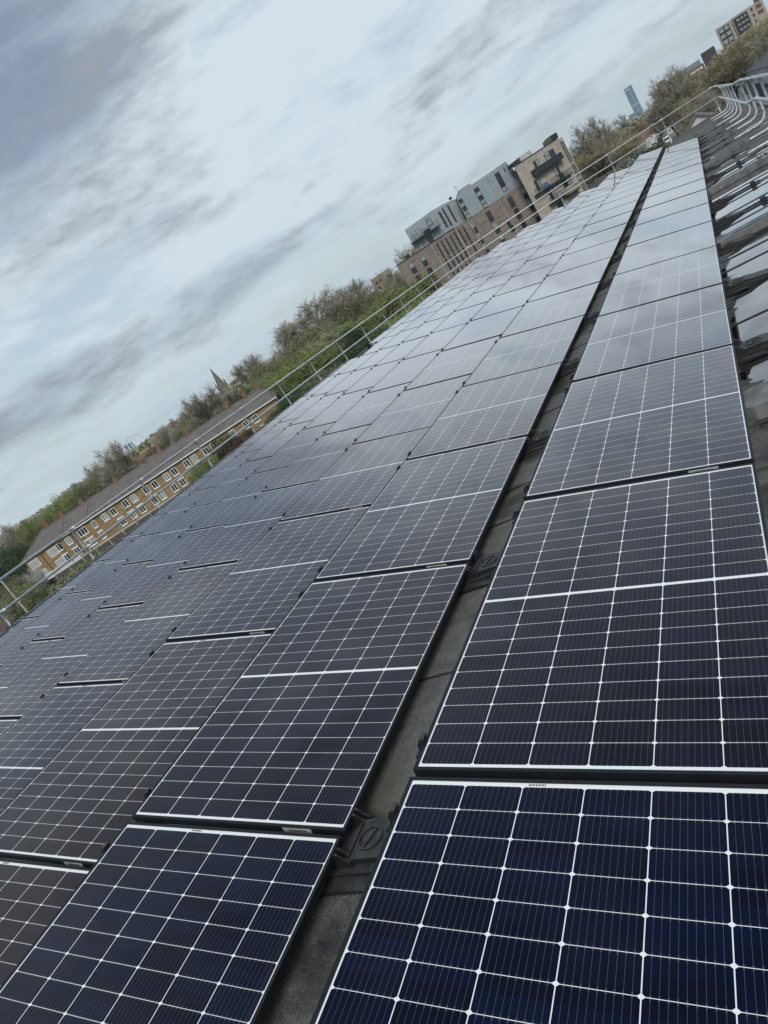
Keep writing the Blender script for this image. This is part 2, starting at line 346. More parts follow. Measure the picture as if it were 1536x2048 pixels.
MDKG = mat_leaf('dark_leaves', (.028, .055, .022), (.045, .080, .030), (.065, .11, .045))
MOLV = mat_leaf('olive_leaves', (.12, .135, .07), (.165, .175, .095), (.23, .235, .135))
MMAR = mat_leaf('maroon_leaves', (.055, .030, .026), (.085, .046, .038), (.11, .06, .05))
MBLS = mat_leaf('white_blossom', (.35, .36, .33), (.5, .5, .47), (.65, .65, .62))

# ------------------------------------------------------------------ ground and roads
g = MB(); g.face([(-6000, -6000, 0), (6000, -6000, 0), (6000, 6000, 0), (-6000, 6000, 0)])
g.build('ground', MGRND, loc=(0, 0, GZ), kind='structure')
def strip(name, pts, w, z, mat):
    q = MB(); pts = [Vector(p) for p in pts]
    for a, b in zip(pts, pts[1:]):
        d = (b-a).normalized(); n = Vector((-d.y, d.x))*w/2
        q.face([(a.x-n.x, a.y-n.y, 0), (b.x-n.x, b.y-n.y, 0), (b.x+n.x, b.y+n.y, 0), (a.x+n.x, a.y+n.y, 0)])
    return q.build(name, mat, loc=(0, 0, z), kind='structure')
strip('pavement', [(-1.6, 55), (-9, 900)], 12, GZ+.12, MPAVE)
strip('road', [(-1.2, 50), (-8.6, 900)], 7.5, GZ+.124, MASPH)

# ------------------------------------------------------------------ our building and its roof
bld = thing('flat_roofed_building', 'large flat roof of mossy wet grey felt carrying the solar panels', 'building', (0, 0, 0))
X0, X1, Y0, Y1 = -13.1, 3.15, -7.0, 43.2
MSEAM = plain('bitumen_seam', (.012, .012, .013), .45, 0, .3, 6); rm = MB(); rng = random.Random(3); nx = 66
xs = [X0+(X1-X0)*i/nx for i in range(nx+1)]
y = Y0; rows = []
while y < Y1:
    h = rng.choice((.98, 1.0, 1.0, .55)); rows.append((y, min(y+h, Y1))); y += h
for k, (ya, yb) in enumerate(rows):
    def wob(yy, x): return yy+(noise.noise(Vector((x*1.3, yy*3.1, 0)))*.022 if Y0 < yy < Y1 else 0)
    for i in range(nx):
        a, b = xs[i], xs[i+1]
        rm.face([(a, wob(ya, a), .010), (b, wob(ya, b), .010), (b, wob(yb, b), 0), (a, wob(yb, a), 0)], MROOF)
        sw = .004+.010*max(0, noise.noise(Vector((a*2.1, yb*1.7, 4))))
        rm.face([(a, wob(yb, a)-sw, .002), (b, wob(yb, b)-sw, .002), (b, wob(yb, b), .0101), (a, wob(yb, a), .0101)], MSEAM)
rm.build('roof_felt', None, bld, (0, 0, ROOFZ))
wl = MB(); wl.box(X0, X1, Y0, Y1, GZ, ROOFZ-.02); wl.build('wall', MBRN, bld)
kb = MB()
for a in ((X0-.12, X0, Y0, Y1+.12), (X1, X1+.12, Y0, Y1+.12), (X0, X1, Y1, Y1+.12)):
    kb.box(a[0], a[1], a[2], a[3], ROOFZ-.25, ROOFZ+.07)
kb.build('edge_trim', MSLAB, bld)

# ------------------------------------------------------------------ solar panels
PIT = 1.94131; WP = 1.134; TL = 0.230087; GAP = 0.515279; DY = 0.0462
LP = PIT-0.028; CW = WP*math.cos(TL); ZH = WP*math.sin(TL); ROW = CW+GAP
def panel_meshes():
    fr = MB(); e = .013; T = .032
    for (x0, x1, y0, y1) in ((0, e, 0, LP), (WP-e, WP, 0, LP), (e, WP-e, 0, e), (e, WP-e, LP-e, LP)):
        fr.box(x0, x1, y0, y1, -T, 0)
    sh = MB(); sh.face([(e, e, -.0028), (WP-e, e, -.0028), (WP-e, LP-e, -.0028), (e, LP-e, -.0028)])
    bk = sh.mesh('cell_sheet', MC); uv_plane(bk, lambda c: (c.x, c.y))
    lb = MB(); lb.box(WP*.74, WP*.86, -.0012, 0, -.030, -.006, MLAB)
    for i in range(16): lb.box(WP*.765+i*.0055, WP*.765+i*.0055+(.003 if i % 3 else .0015), -.002, -.0012, -.025, -.012, MINK)
    # serial barcode behind the glass on the white margin
    tb = MB()
    for i in range(12): tb.box(.40+i*.0045, .40+i*.0045+(.0028 if i % 2 else .0015), LP-.0235, LP-.0165, -.0028, -.0020, MINK)
    return fr.mesh('panel_frame', MBLK), bk, lb.mesh('barcode_label'), tb.mesh('serial_barcode')
PM = panel_meshes()
def seen(p, pad=60):
    v = p-CAM; d = v.dot(FW)
    if d < .15: return False
    x = 768+FPX*v.dot(R2)/d; yy = 1024-FPX*v.dot(U2)/d
    return -pad < x < 1536+pad and -pad < yy < 2048+pad
ORD = ['nearest', 'second', 'third', 'fourth', 'fifth', 'sixth', 'seventh', 'eighth', 'ninth', 'tenth', 'eleventh', 'twelfth', 'thirteenth', 'fourteenth', 'fifteenth',
       'sixteenth', 'seventeenth', 'eighteenth', 'nineteenth', 'twentieth', 'twenty-first', 'twenty-second', 'twenty-third', 'twenty-fourth']
ROWN = ['row right of the gap', 'first row left of the gap', 'second row left of the gap', 'third row left of the gap', 'fourth row left of the gap',
        'third row in from the rail', 'second row in from the rail', 'outermost row by the rail']
rng = random.Random(11)
def row_x(i): return -i*ROW
for i in range(8):
    k0, k1 = -2, (16 if i == 0 else 21); cnt = 0
    for k in range(k0, k1):
        if i == 7 and k in (11,): continue
        xl = row_x(i); yy = k*PIT+(DY if i else 0)+.014
        cs = [Vector((xl+CW*a, yy+LP*b, ZH*(1-a))) for a in (0, .33, .66, 1) for b in (0, .25, .5, .75, 1)]
        if not any(seen(c) for c in cs): continue
        o = thing('solar_panel', 'solar panel, %s from near end, %s' % (ORD[cnt], ROWN[i]), 'solar panel', (xl, yy, ZH), 0, 'solar panels in rows on the flat roof')
        o.rotation_euler = (rng.gauss(0, .0009), TL+rng.gauss(0, .0022), rng.gauss(0, .0004)); cnt += 1
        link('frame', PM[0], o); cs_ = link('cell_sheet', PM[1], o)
        cs_.color = (1, 1, 1, min(1, max(0, ((.12 if i == 0 or (i == 1 and k < 2) else (.9 if i in (1, 2) else .55))+rng.gauss(0, .22)))))
        if k < 4:
            link('serial_barcode', PM[3], o)
            if i in (1, 2, 3) or k % 2: link('barcode_label', PM[2], o)

# ------------------------------------------------------------------ mounting feet
def foot_meshes(bar):
    b = MB(); z0 = ROOFZ+.009
    b.prism([(-.16, z0), (.36, z0), (.36, z0+.018), (.24, z0+.036), (.17, z0+.056), (.02, z0+.060), (-.02, z0+.035), (-.16, z0+.035)], -.088, .092, 'y')
    b.prism([(-.16, z0), (.34, z0), (.26, z0+.016), (.16, z0+.030), (-.16, z0+.030)], -.125, -.088, 'y')
    b.prism([(-.12, z0), (.17, z0), (.13, z0+.012), (.02, z0+.020), (-.12, z0+.020)], -.185, -.125, 'y')
    b.prism([(-.10, z0), (.22, z0), (.16, z0+.018), (-.10, z0+.022)], .092, .125, 'y')
    b.box(.038, .044, -.080, .084, z0+.058, z0+.066)      # raised lip of the cover plate
    for sy in (-.098, -.072, .082, .108):
        b.prism([(-.03, z0+.02), (.052, z0+.02), (.050, z0+.052), (.030, z0+.070), (.014, z0+.096), (.002, z0+.098), (-.03, z0+.06)], sy, sy+.010, 'y')
    b.box(.004, .030, -.066, .080, z0+.040, z0+.052)
    d = MB(); cx = .108; R = .054
    def dz(x): return z0+.0585-(x-.02)*.0267
    prev = None; n = 28
    ring = []
    for j in range(n):
        t = 2*math.pi*j/n; ring.append((math.cos(t), math.sin(t)))
    for j in range(n):
        (c1, s1), (c2, s2) = ring[j], ring[(j+1) % n]
        P = lambda r, c, s, dzv: (cx+r*c, r*s, dz(cx+r*c)+dzv)
        for (ra, za, rb, zb) in ((R, -.004, R, .008), (R, .008, R*.86, .008), (R*.86, .008, R*.84, .0012), (R*.84, .0012, 0.001, .0012)):
            d.face([P(ra, c1, s1, za), P(ra, c2, s2, za), P(rb, c2, s2, zb), P(rb, c1, s1, zb)])
    h = MB(); a = math.radians(68)
    def bar_(w, L, z1):
        u = (math.cos(a), math.sin(a)); q = (-u[1], u[0]); pts = []
        for (l, ww) in ((-L, -w), (L, -w), (L, w), (-L, w)): pts.append((cx+u[0]*l+q[0]*ww, u[1]*l+q[1]*ww))
        h.prism(pts, z0+.055, z0+z1, 'z')
    bar_(.0035, .045, .0645)
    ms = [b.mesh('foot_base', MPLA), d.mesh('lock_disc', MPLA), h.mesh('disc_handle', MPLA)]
    if bar:
        q = MB(); q.box(.36, .72, -.018, .018, z0, z0+.026); q.prism([(.72, -.018), (.95, -.004), (.95, .004), (.72, .018)], z0, z0+.014, 'z')
        q.box(.585, .655, -.050, .050, z0, z0+.055)
        ms.append(q.mesh('coupling_bar', MPLA))
    return ms
FM = foot_meshes(False); FB = foot_meshes(True)
for i in (0, 1):
    cnt = 0
    for k in range(-1, (16 if i == 0 else 21)+1):
        xl = row_x(i)+CW; yy = k*PIT+(DY if i else 0)
        if not (seen(Vector((xl+.2, yy, -.06)), 30)): continue
        nm = ORD[cnt]; cnt += 1
        lab = 'black mounting foot with lock disc in the gap, %s from the viewer' % nm if i else 'black mounting foot on the wet walkway side, %s from the viewer' % nm
        o = thing('mounting_foot', lab, 'mounting foot', (xl, yy, 0), 0, 'panel mounting feet')
        ms = FB if i == 0 else FM
        link('base', ms[0], o); dd = link('lock_disc', ms[1], o); link('handle', ms[2], dd)
        if i == 0: link('coupling_bar', ms[3], o)
def hook_mesh(s):
    h = MB()
    if 1:
        y0 = s*.15
        h.prism([(-.034, -.050), (-.002, -.050), (-.002, .004), (.006, .010), (.006, .015), (-.012, .015), (-.022, .004), (-.034, -.010)], y0-.018, y0+.018, 'y')
        h.box(-.044, -.034, y0-.045, y0+.012, -.060, -.028)
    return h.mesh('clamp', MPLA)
def tower_mesh():
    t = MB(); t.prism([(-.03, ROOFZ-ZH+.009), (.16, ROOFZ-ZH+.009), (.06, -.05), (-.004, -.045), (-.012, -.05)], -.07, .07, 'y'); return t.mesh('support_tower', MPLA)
HM, HM2, TM = hook_mesh(-1), hook_mesh(1), tower_mesh()
for i in range(8):
    cnt = 0
    for k in range(-1, (16 if i == 0 else 21)+1):
        xl = row_x(i); yy = k*PIT+(DY if i else 0)
        if not seen(Vector((xl, yy, ZH)), 10): continue
        o = thing('rear_support', 'panel joint support, %s along the %s' % (ORD[cnt], ROWN[i]), 'panel support', (xl, yy, ZH), 0, 'rear panel supports')
        cnt += 1
        link('tower', TM, o); link('clamp', HM, o); link('clamp', HM2, o)

# ------------------------------------------------------------------ guard rails
def elbow(p0, p1, p2, r, n=6):
    p0, p1, p2 = Vector(p0), Vector(p1), Vector(p2); a = (p0-p1).normalized()*r; b = (p2-p1).normalized()*r; out = [p0]
    for i in range(n+1):
        t = i/n; out.append((p1+a)*(1-t)**2+p1*2*t*(1-t)+(p1+b)*t*t)
    return out+[p2]
def post(par, x, y, zt, dirx, diry, leg, rad, off=.05):
    """upright outside the rails whose foot curves onto the roof"""
    q = MB(); zb = ROOFZ+rad+.012
    q.tube(elbow((x, y, zt), (x, y, zb), (x+dirx*leg, y+diry*leg, zb), .28, 8), rad, 8)
    return q.build('post', MGALV, par, smooth=True)
def coupler(par, c, ax, rad):
    q = MB(); d = Vector(ax)*.07; c = Vector(c); q.tube([c-d, c+d], rad*1.45, 10); return q.build('coupler', MGALV, par, smooth=True)
rl = thing('guard_rail', 'galvanised guard rail along the far roof edge beside the brick houses', 'guard rail')
q = MB(); q.tube([(-12.4, 1, .975), (-12.4, 42.5, .965)], .029, 10); q.build('top_rail', MGALV, rl, smooth=True)
q = MB(); q.tube([(-12.36, 1, .46), (-12.36, 42.5, .46)], .029, 10); q.build('mid_rail', MGALV, rl, smooth=True)
for n in range(-2, 14):
    y = 8.75+2.45*n
    post(rl, -12.44, y, .97, 1, 0, 1.1, .024); coupler(rl, (-12.4, y, .972), (0, 1, 0), .026); coupler(rl, (-12.36, y, .46), (0, 1, 0), .026)
rl = thing('guard_rail', 'galvanised guard rail across the end of the roof beyond the panels', 'guard rail')
q = MB(); q.tube([(-12.4, 42.5, .965), (-6, 42.5, 1.13), (2.46, 42.5, 1.12)], .029, 10); q.build('top_rail', MGALV, rl, smooth=True)
q = MB(); q.tube([(-12.4, 42.46, .46), (-6, 42.46, .60), (2.5, 42.46, .58)], .029, 10); q.build('mid_rail', MGALV, rl, smooth=True)
for x in (-12.0, -9.07, -6.11, -3.1, -.14, 2.3):
    post(rl, x, 42.54, 1.12 if x > -7 else 1.04, 0, -1, 1.0, .03); coupler(rl, (x, 42.5, 1.125 if x > -7 else 1.04), (1, 0, 0), .028)
rl = thing('guard_rail', 'galvanised guard rail with curved legs along the right roof edge', 'guard rail')
q = MB(); q.tube([(2.46, 42.5, 1.10), (2.62, 28, .99), (2.80, 27.2, 1.0), (2.78, 8, 1.0)], .036, 10); q.build('top_rail', MGALV, rl, smooth=True)
q = MB(); q.tube([(2.5, 42.5, .52), (2.52, 22.2, .50), (2.70, 21.4, .53), (2.68, 8, .53)], .036, 10); q.build('mid_rail', MGALV, rl, smooth=True)
sl = MB(); L0 = 1.06
prof = [(0, -.07), (.14, -.15), (.42, -.17), (1.15, -.17), (1.15, .17), (.42, .17), (.14, .15), (0, .07)]
sl.prism(prof, 0, .085, 'z', MSLAB)
sl.prism([(.30, -.10), (.60, -.10), (.62, -.07), (.60, -.04), (.30, -.04), (.28, -.07)], .085, .0875, 'z', MBLK)
for (a, b, c, d) in ((.74, 1.02, -.05, -.04), (.74, 1.02, .06, .07), (.74, .75, -.04, .06), (1.01, 1.02, -.04, .06)): sl.box(a, b, c, d, .085, .089, MBLK)
SLM = sl.mesh('ballast_slab'); kk = 0
for n in range(0, 13):
    y = 10.75+2.65*n
    if y > 42: break
    lg = 1.5 if n % 2 == 1 else .55
    zt = 1.0
    post(rl, 2.75 if y < 27.4 else 2.62, y, zt, -1, 0, .85 if n % 2 else .8, .031); coupler(rl, (2.8 if y < 27.4 else 2.6, y, 1.0), (0, 1, 0), .038)
for y, lab in ((2.80, 'grey ballast slab on the wet felt nearest the viewer'), (8.10, 'grey slotted ballast slab, second along the puddled walkway'), (13.45, 'grey slotted ballast slab, third along the puddled walkway'),
               (18.6, 'grey slotted ballast slab, fourth along the walkway, past the water'), (23.9, 'grey slotted ballast slab, fifth along the walkway'), (29.2, 'grey slotted ballast slab, sixth along the walkway'), (34.5, 'grey slotted ballast slab furthest along the walkway')):
    o = link('ballast_slab', SLM, None, (1.00, y, ROOFZ+.009), 0, lab, 'ballast slab', 'rail ballast slabs along the walkway')
# ------------------------------------------------------------------ town buildings
def wnd(par, x0, x1, z0, z1, y=0., frame=MWHT, glass=MGLS, mull=1, t=.09, sill=True, trans=False):
    """window proud of a wall whose outer face is the plane y; local -y faces the viewer"""
    f = MB(); f.box(x0, x1, y-.05, y, z1-t, z1); f.box(x0, x1, y-.05, y, z0, z0+t); f.box(x0, x0+t, y-.05, y, z0+t, z1-t); f.box(x1-t, x1, y-.05, y, z0+t, z1-t)
    for i in range(mull):
        c = x0+(x1-x0)*(i+1)/(mull+1); f.box(c-t/2, c+t/2, y-.048, y, z0+t, z1-t)
    if trans: f.box(x0+t, x1-t, y-.046, y, (z0+z1)/2-t/2, (z0+z1)/2+t/2)
    if sill: f.box(x0-.08, x1+.08, y-.12, y, z0-.10, z0)
    o = f.build('window', frame, par)
    g_ = MB(); g_.box(x0+t, x1-t, y-.02, y-.001, z0+t, z1-t); g_.build('pane', glass, o); return o
def lean_back(mb, k, y0=0.):   # plan skewed so that the side walls run along the street, away from us
    mb.v = [(x+max(0, y-y0)*k, y, z) for x, y, z in mb.v]
def facade(name, label, cat, s, D, rz=YAW, group=None):
    p = at(s, D); return thing(name, label, cat, (p.x, p.y, GZ), rz, group)
EY = CAM.z-GZ     # eye height above ground (10.18)

# long brick terrace opposite, frontal at 130 m
T = facade('terrace_block', 'long two-storey yellow brick terrace with grey tiled roof and white windows', 'building', -58.2, 130)
Lt = 53.0; EV = EY-5.0; RD = EY-2.35; DP = 8.5
w = MB(); w.box(0, Lt, 0, DP, 0, EV); w.build('wall', MSTOCK, T)
r = MB(); ov = .45
r.face([(-ov, -ov, EV-.1), (Lt+ov, -ov, EV-.1), (Lt-1.6, DP/2, RD), (4.2, DP/2, RD)])
r.face([(Lt+ov, DP+ov, EV-.1), (-ov, DP+ov, EV-.1), (4.2, DP/2, RD), (Lt-1.6, DP/2, RD)])
r.face([(-ov, DP+ov, EV-.1), (-ov, -ov, EV-.1), (4.2, DP/2, RD)]); r.face([(Lt+ov, -ov, EV-.1), (Lt+ov, DP+ov, EV-.1), (Lt-1.6, DP/2, RD)])
for sx in (13.2, 27.6, 37.0): r.prism([(-.12, 0), (.12, 0), (0, .12)], 0, 1, 'y') if False else None
ro = r.build('roof', MTILE, T)
rt = MB(); rt.tube([(4.2, DP/2, RD+.02), (Lt-1.6, DP/2, RD+.02)], .13, 6); rt.tube([(4.2, DP/2, RD+.02), (-ov, -ov, EV-.06)], .12, 6); rt.tube([(Lt-1.6, DP/2, RD+.02), (Lt+ov, -ov, EV-.06)], .12, 6)
for sx in (8.2, 13.4, 33.5, 41.2, 46.8): rt.tube([(sx+1.0, DP/2, RD+.01), (sx, -ov, EV-.05)], .09, 5)
rt.build('ridge_tiles', MTILE, ro)
gt = MB(); gt.box(-ov, Lt+ov, -ov-.12, -ov, EV-.22, EV-.06); gt.box(-.1, Lt+.1, -ov, 0, EV-.24, EV-.20); gt.build('gutter', MWHT, T)
for sx, two in ((5.6, 1), (9.0, 1), (13.2, 0), (20.6, 0), (30.2, 0), (36.2, 1), (44.8, 0), (48.6, 1), (51.2, 1)):
    c = MB(); c.box(sx-.42, sx+.42, DP/2-.3, DP/2+.4, RD-.5, RD+.85); co = c.build('chimney', MCHIM, ro)
    pt = MB()
    for q_ in ((-.2, .2) if two else (0,)): pt.tube([(sx+q_, DP/2, RD+.85), (sx+q_, DP/2, RD+1.35)], .12, 8, None, .10)
    pt.build('chimney_pot', MPOT, co)
def s130(px, py):
    d = ray(px, py); t_ = 130/d.dot(FH); v = d*t_; return v.dot(RT)+58.2, v.z+EY
up = [(0, x/5.12, 1000+y/5.12) for x, y in ((590, 465), (690, 400), (945, 215), (1065, 155), (1145, 100))]
zz = [(170, 1130), (300, 1085), (380, 1025), (505, 940), (590, 885), (715, 800), (805, 745), (925, 665), (1005, 612), (1130, 525), (1210, 480), (1330, 400), (1405, 345)]
U = [s130(x/5.12, 1000+y/5.12)[0] for x, y in ((590, 465), (690, 400))]+[s130(x/5.12, 1000+y/5.12)[0] for x, y in ((832, 305),)]+[s130(150+x/5.12, 820+y/5.12)[0] for x, y in zz]+[s130(380+x/5.908, 700+y/5.908)[0] for x, y in ((475, 940), (640, 840), (745, 765))]
LO = [s130(x/5.12, 1000+y/5.12)[0] for x, y in ((680, 575), (790, 515), (930, 425), (1040, 340))]+[s130(150+x/5.12, 820+y/5.12)[0] for x, y in ((490, 1140), (600, 1075), (690, 1010), (815, 925), (895, 875), (1015, 790), (1090, 720), (1200, 640), (1285, 590), (1420, 515), (1490, 470))]+[s130(380+x/5.908, 700+y/5.908)[0] for x, y in ((840, 900),)]
rg = random.Random(5)
for i, x in enumerate(U):
    hw = .85 if i == 2 else (.38 if i == 3 else .54)
    if i < 2: hw = .5
    wnd(T, x-hw, x+hw, EV-2.0, EV-.55+(-.1), 0, MWHT, MGLL if i % 3 == 1 else MGLS, 2 if i == 2 else 1)
for i, x in enumerate(LO):
    hw = .85 if i == 2 else (.38 if i == 3 else .52)
    wo = wnd(T, x-hw, x+hw, EV-4.35, EV-3.0, 0, MWHT, MGLL if i % 3 == 2 else MGLS, 1)
    hd = MB(); hd.box(x-hw-.15, x+hw+.15, -.14, 0, EV-2.98, EV-2.78); hd.build('lintel', MWHT, wo)
bd = MB(); bd.box(8.8, Lt, -.04, 0, EV-4.95, EV-4.80); bd.build('plinth_band', MREN, T)
pl = MB(); pl.box(-.05, 8.6, -.06, 0, -.02, 1.1); pl.build('plinth', MREN, T)
for x0 in (.4, 4.3):
    for z0 in (EV-2.2, EV-4.5): wnd(T, x0, x0+1.9, z0, z0+1.5, 0, MWHT, MGLL, 4, .10, False)
for x in (3.2, 7.0, 11.0, 20.3, 9.6, 33.6, 39.9):
    d_ = MB(); d_.tube([(x, -.08, EV-.2), (x, -.08, .2)], .055, 6); d_.build('downpipe', MDRK if x < 25 else MREN, T)
# end wing running back from the right end
Wg = MB(); Wg.box(Lt-8.4, Lt, DP, 27, 0, EV); Wg.build('wall', MBEI, T)
r = MB(); r.face([(Lt+ov, DP, EV-.1), (Lt+ov, 27.4, EV-.1), (Lt-4.2, 26, RD), (Lt-4.2, 4, RD), (Lt-1.7, 4.2, RD-.02)]); r.face([(Lt-8.8, DP, EV-.1), (Lt-4.2, 4, RD), (Lt-4.2, 26, RD), (Lt-8.8, 27.4, EV-.1)]); r.face([(Lt+ov, 27.4, EV-.1), (Lt-8.8, 27.4, EV-.1), (Lt-4.2, 26, RD)])
r.build('roof', MTILE, T)
for z0 in (EV-2.3, EV-4.7):
    for i in range(9):
        f = MB(); y0 = 2.2+i*2.6; f.box(Lt, Lt+.05, y0, y0+1.5, z0, z0+1.7, MWHT); f.box(Lt+.05, Lt+.06, y0+.2, y0+.65, z0+.12, z0+1.58, MGLS); f.box(Lt+.05, Lt+.06, y0+.85, y0+1.3, z0+.12, z0+1.58, MGLS)
        f.build('window', None, T)
# garden fence of the terrace
FN = facade('garden_fence', 'long weathered timber garden fence with pale concrete posts below the terrace', 'fence', -58, 108)
q = MB()
for i in range(22): q.box(i*2.4+.06, i*2.4+2.34, 0, .04, .25, 1.75)
q.build('fence_panels', MFEN, FN)
for i in range(23):
    q = MB(); q.box(i*2.4-.06, i*2.4+.06, -.04, .08, 0, 1.95); q.build('fence_post', MCON, FN)

# modern block of flats: brown brick with grey shingled upper storeys, frontal at 150 m
Fb = facade('apartment_block', 'brown brick flats with two grey shingle-clad upper storeys and narrow dark windows', 'apartment block', 29.3, 150)
def h_(v): return v+EY
w = MB(); w.box(0, 33.5, 0, 14, 0, h_(2.62)); lean_back(w, .22); w.build('wall', MBRN, Fb)
cp_ = MB(); cp_.box(-.1, 13.9, -.1, .15, h_(2.62), h_(2.78)); cp_.build('coping', MDRK, Fb)
z = MB()
z.prism([(5.2, h_(2.62)), (5.2, h_(7.6)), (12.4, h_(7.9)), (12.4, h_(2.62))], 1.2, 13, 'y')
z.prism([(12.4, h_(2.62)), (12.4, h_(7.9)), (14.8, h_(7.8)), (17.2, h_(7.35)), (17.2, h_(2.62))], 2.6, 13, 'y')
z.prism([(17.2, h_(2.62)), (17.2, h_(7.35)), (18.3, h_(7.75)), (18.35, h_(8.25)), (20.9, h_(8.25)), (20.9, h_(7.8)), (25, h_(7.85)), (29.2, h_(8.0)), (30.0, h_(5.5)), (33.2, h_(5.5)), (33.2, h_(2.62))], -.06, 13, 'y')
z.prism([(12.4, h_(2.62)), (12.4, h_(7.88)), (12.41, h_(7.88)), (12.41, h_(2.62))], 1.2, 2.6, 'y')
lean_back(z, .25, 1.2); z.build('shingle_storeys', MZINC, Fb)
ck = [(MGLL, MDRK)]
def tall(x0, x1, z0, z1, y, parts_):
    f = MB(); f.box(x0, x1, y-.06, y, h_(z0), h_(z1)); o = f.build('window', MDRK, Fb); n = len(parts_); hh = (z1-z0)/n
    for i, lit in enumerate(parts_):
        if lit is None: continue
        g_ = MB(); g_.box(x0+.08, x1-.08, y-.075, y-.06, h_(z0+i*hh+.06), h_(z0+(i+1)*hh-.06)); g_.build('pane', MGLL if lit else MGLS, o)
tall(17.0, 18.0, 2.62, 6.75, -.06, (1, 1, None, 1, 0)); tall(20.9, 22.0, 2.6, 6.85, -.06, (1, 1, None, 1, 0)); tall(26.0, 27.1, 3.1, 7.1, -.06, (1, None, 0, 0)); tall(29.3, 29.9, 4.4, 5.3, -.06, (1,))
tall(9.8, 10.9, 5.6, 7.1, 1.2, (1,)); tall(6.0, 8.0, 4.9, 6.4, 1.2, (1,)); tall(13.2, 13.7, 3.6, 7.0, 2.6, (0, 0)); tall(14.2, 14.6, 3.4, 7.2, 2.6, (0, 0)); tall(15.4, 15.8, 3.4, 7.2, 2.6, (0, 0)); tall(28.2, 28.4, 6.2, 7.3, -.06, (0,)); tall(28.9, 29.1, 6.2, 7.3, -.06, (0,))
tall(5.9, 7.2, 2.75, 4.2, 1.2, (1,)); tall(8.3, 9.4, 2.75, 4.0, 1.2, (0,))
def z2(px, py, D=150):
    d = ray(750+px/3.072, 200+py/3.072); t_ = D/d.dot(FH); v = d*t_; return v.dot(RT)-29.3, v.z
for (a, b) in (((285, 960), (318, 1015)), ((217, 1005), (250, 1060)), ((330, 1035), (362, 1090)), ((262, 1080), (292, 1135)), ((375, 1112), (405, 1160)), ((305, 1160), (340, 1210)),
               ((688, 690), (725, 742)), ((725, 760), (765, 812)), ((585, 760), (628, 812)), ((625, 828), (662, 878)), ((820, 600), (856, 652)), ((860, 672), (895, 724)), ((812, 745), (858, 798)), ((765, 832), (800, 884)), ((900, 745), (932, 790)), ((665, 895), (700, 945)),
               ((905, 548), (935, 600)), ((945, 618), (975, 672)), ((985, 695), (1010, 740))):
    x0, z1 = z2(*a); x1, z0 = z2(*b); xm = (x0+x1)/2; tall(xm-.52, xm+.52, z0-.1, z1+.1, 0, (None, 1) if (int(a[0]) % 2) else (0, 0))
for i in range(7):      # pale ribbed bay with slit windows
    for (a, b) in ((-1.0, 2.0), (-3.8, -1.4), (-6.6, -4.4)):
        x = 9.0+i*1.05; tall(x, x+.36, a-.2, b, 0, (0, 0))
for x, z0, z1, y in ((13.9, -7, 2.6, 0), (17.0, -7, 6.9, -.06), (24.4, -3, 7.6, -.06), (8.0, -7, 2.6, 0), (12.0, 2.7, 6.6, 1.2)):
    p_ = MB(); p_.tube([(x, y-.1, h_(z0)), (x, y-.1, h_(z1))], .07, 6); p_.build('downpipe', MCON, Fb)
bl = MB(); bl.box(5.0, 11.6, -.7, 1.2, h_(4.55), h_(4.75)); bl.build('balcony', MDRK, Fb)
bl2 = MB()
for i in range(45): bl2.box(5.0+i*.148, 5.02+i*.148, -.7, -.66, h_(4.75), h_(5.7))
bl2.box(5.0, 11.6, -.72, -.64, h_(5.7), h_(5.76)); bl2.box(8.2, 9.6, .2, 1.0, h_(4.75), h_(5.4)); bl2.build('balcony_railing', MDRK, Fb)
rf_ = MB(); rf_.box(16.6, 17.0, 2, 3, h_(7.7), h_(8.2)); rf_.box(18.9, 18.95, 3, 3.05, h_(8.2), h_(9.5)); rf_.box(18.5, 19.4, 3, 3.05, h_(9.35), h_(9.4)); rf_.box(2.5, 3.4, .5, 1.4, h_(2.6), h_(3.4)); rf_.build('roof_fittings', MDRK, Fb)

# beige brick tower with balconies
Bt = facade('apartment_tower', 'beige brick block of flats with dark balconies beside the grey-clad flats', 'apartment block', 58.0, 146)
w = MB(); w.box(0, 10.0, 0, 12, 0, h_(6.0)); w.box(10.0, 11.5, 1.0, 12, 0, h_(5.9)); lean_back(w, .42, 1.0); w.build('wall', MBEI, Bt)
rf_ = MB(); rf_.box(-.1, 10.1, -.1, .2, h_(6.0), h_(6.15)); rf_.box(8.9, 10.6, .4, 3, h_(6.15), h_(7.2)); rf_.box(7.6, 8.3, .4, 1.4, h_(6.15), h_(6.9)); rf_.box(.1, 1.6, .5, 3, h_(6.15), h_(6.9)); rf_.build('roof_plant', MDRK, Bt)
rf_ = MB(); rf_.box(2.0, 4.6, .6, 4, h_(6.15), h_(7.1)); rf_.build('stair_head', MCON, Bt)
gl = MB()
for i in range(18): gl.box(4.7+i*.24, 4.72+i*.24, .1, .13, h_(6.15), h_(7.2))
gl.box(4.7, 8.9, .1, .14, h_(7.2), h_(7.24)); gl.build('roof_railing', MGALV, Bt)
def z2b(px, py): d = ray(750+px/3.072, 200+py/3.072); t_ = 146/d.dot(FH); v = d*t_; return v.dot(RT)-58.0, v.z
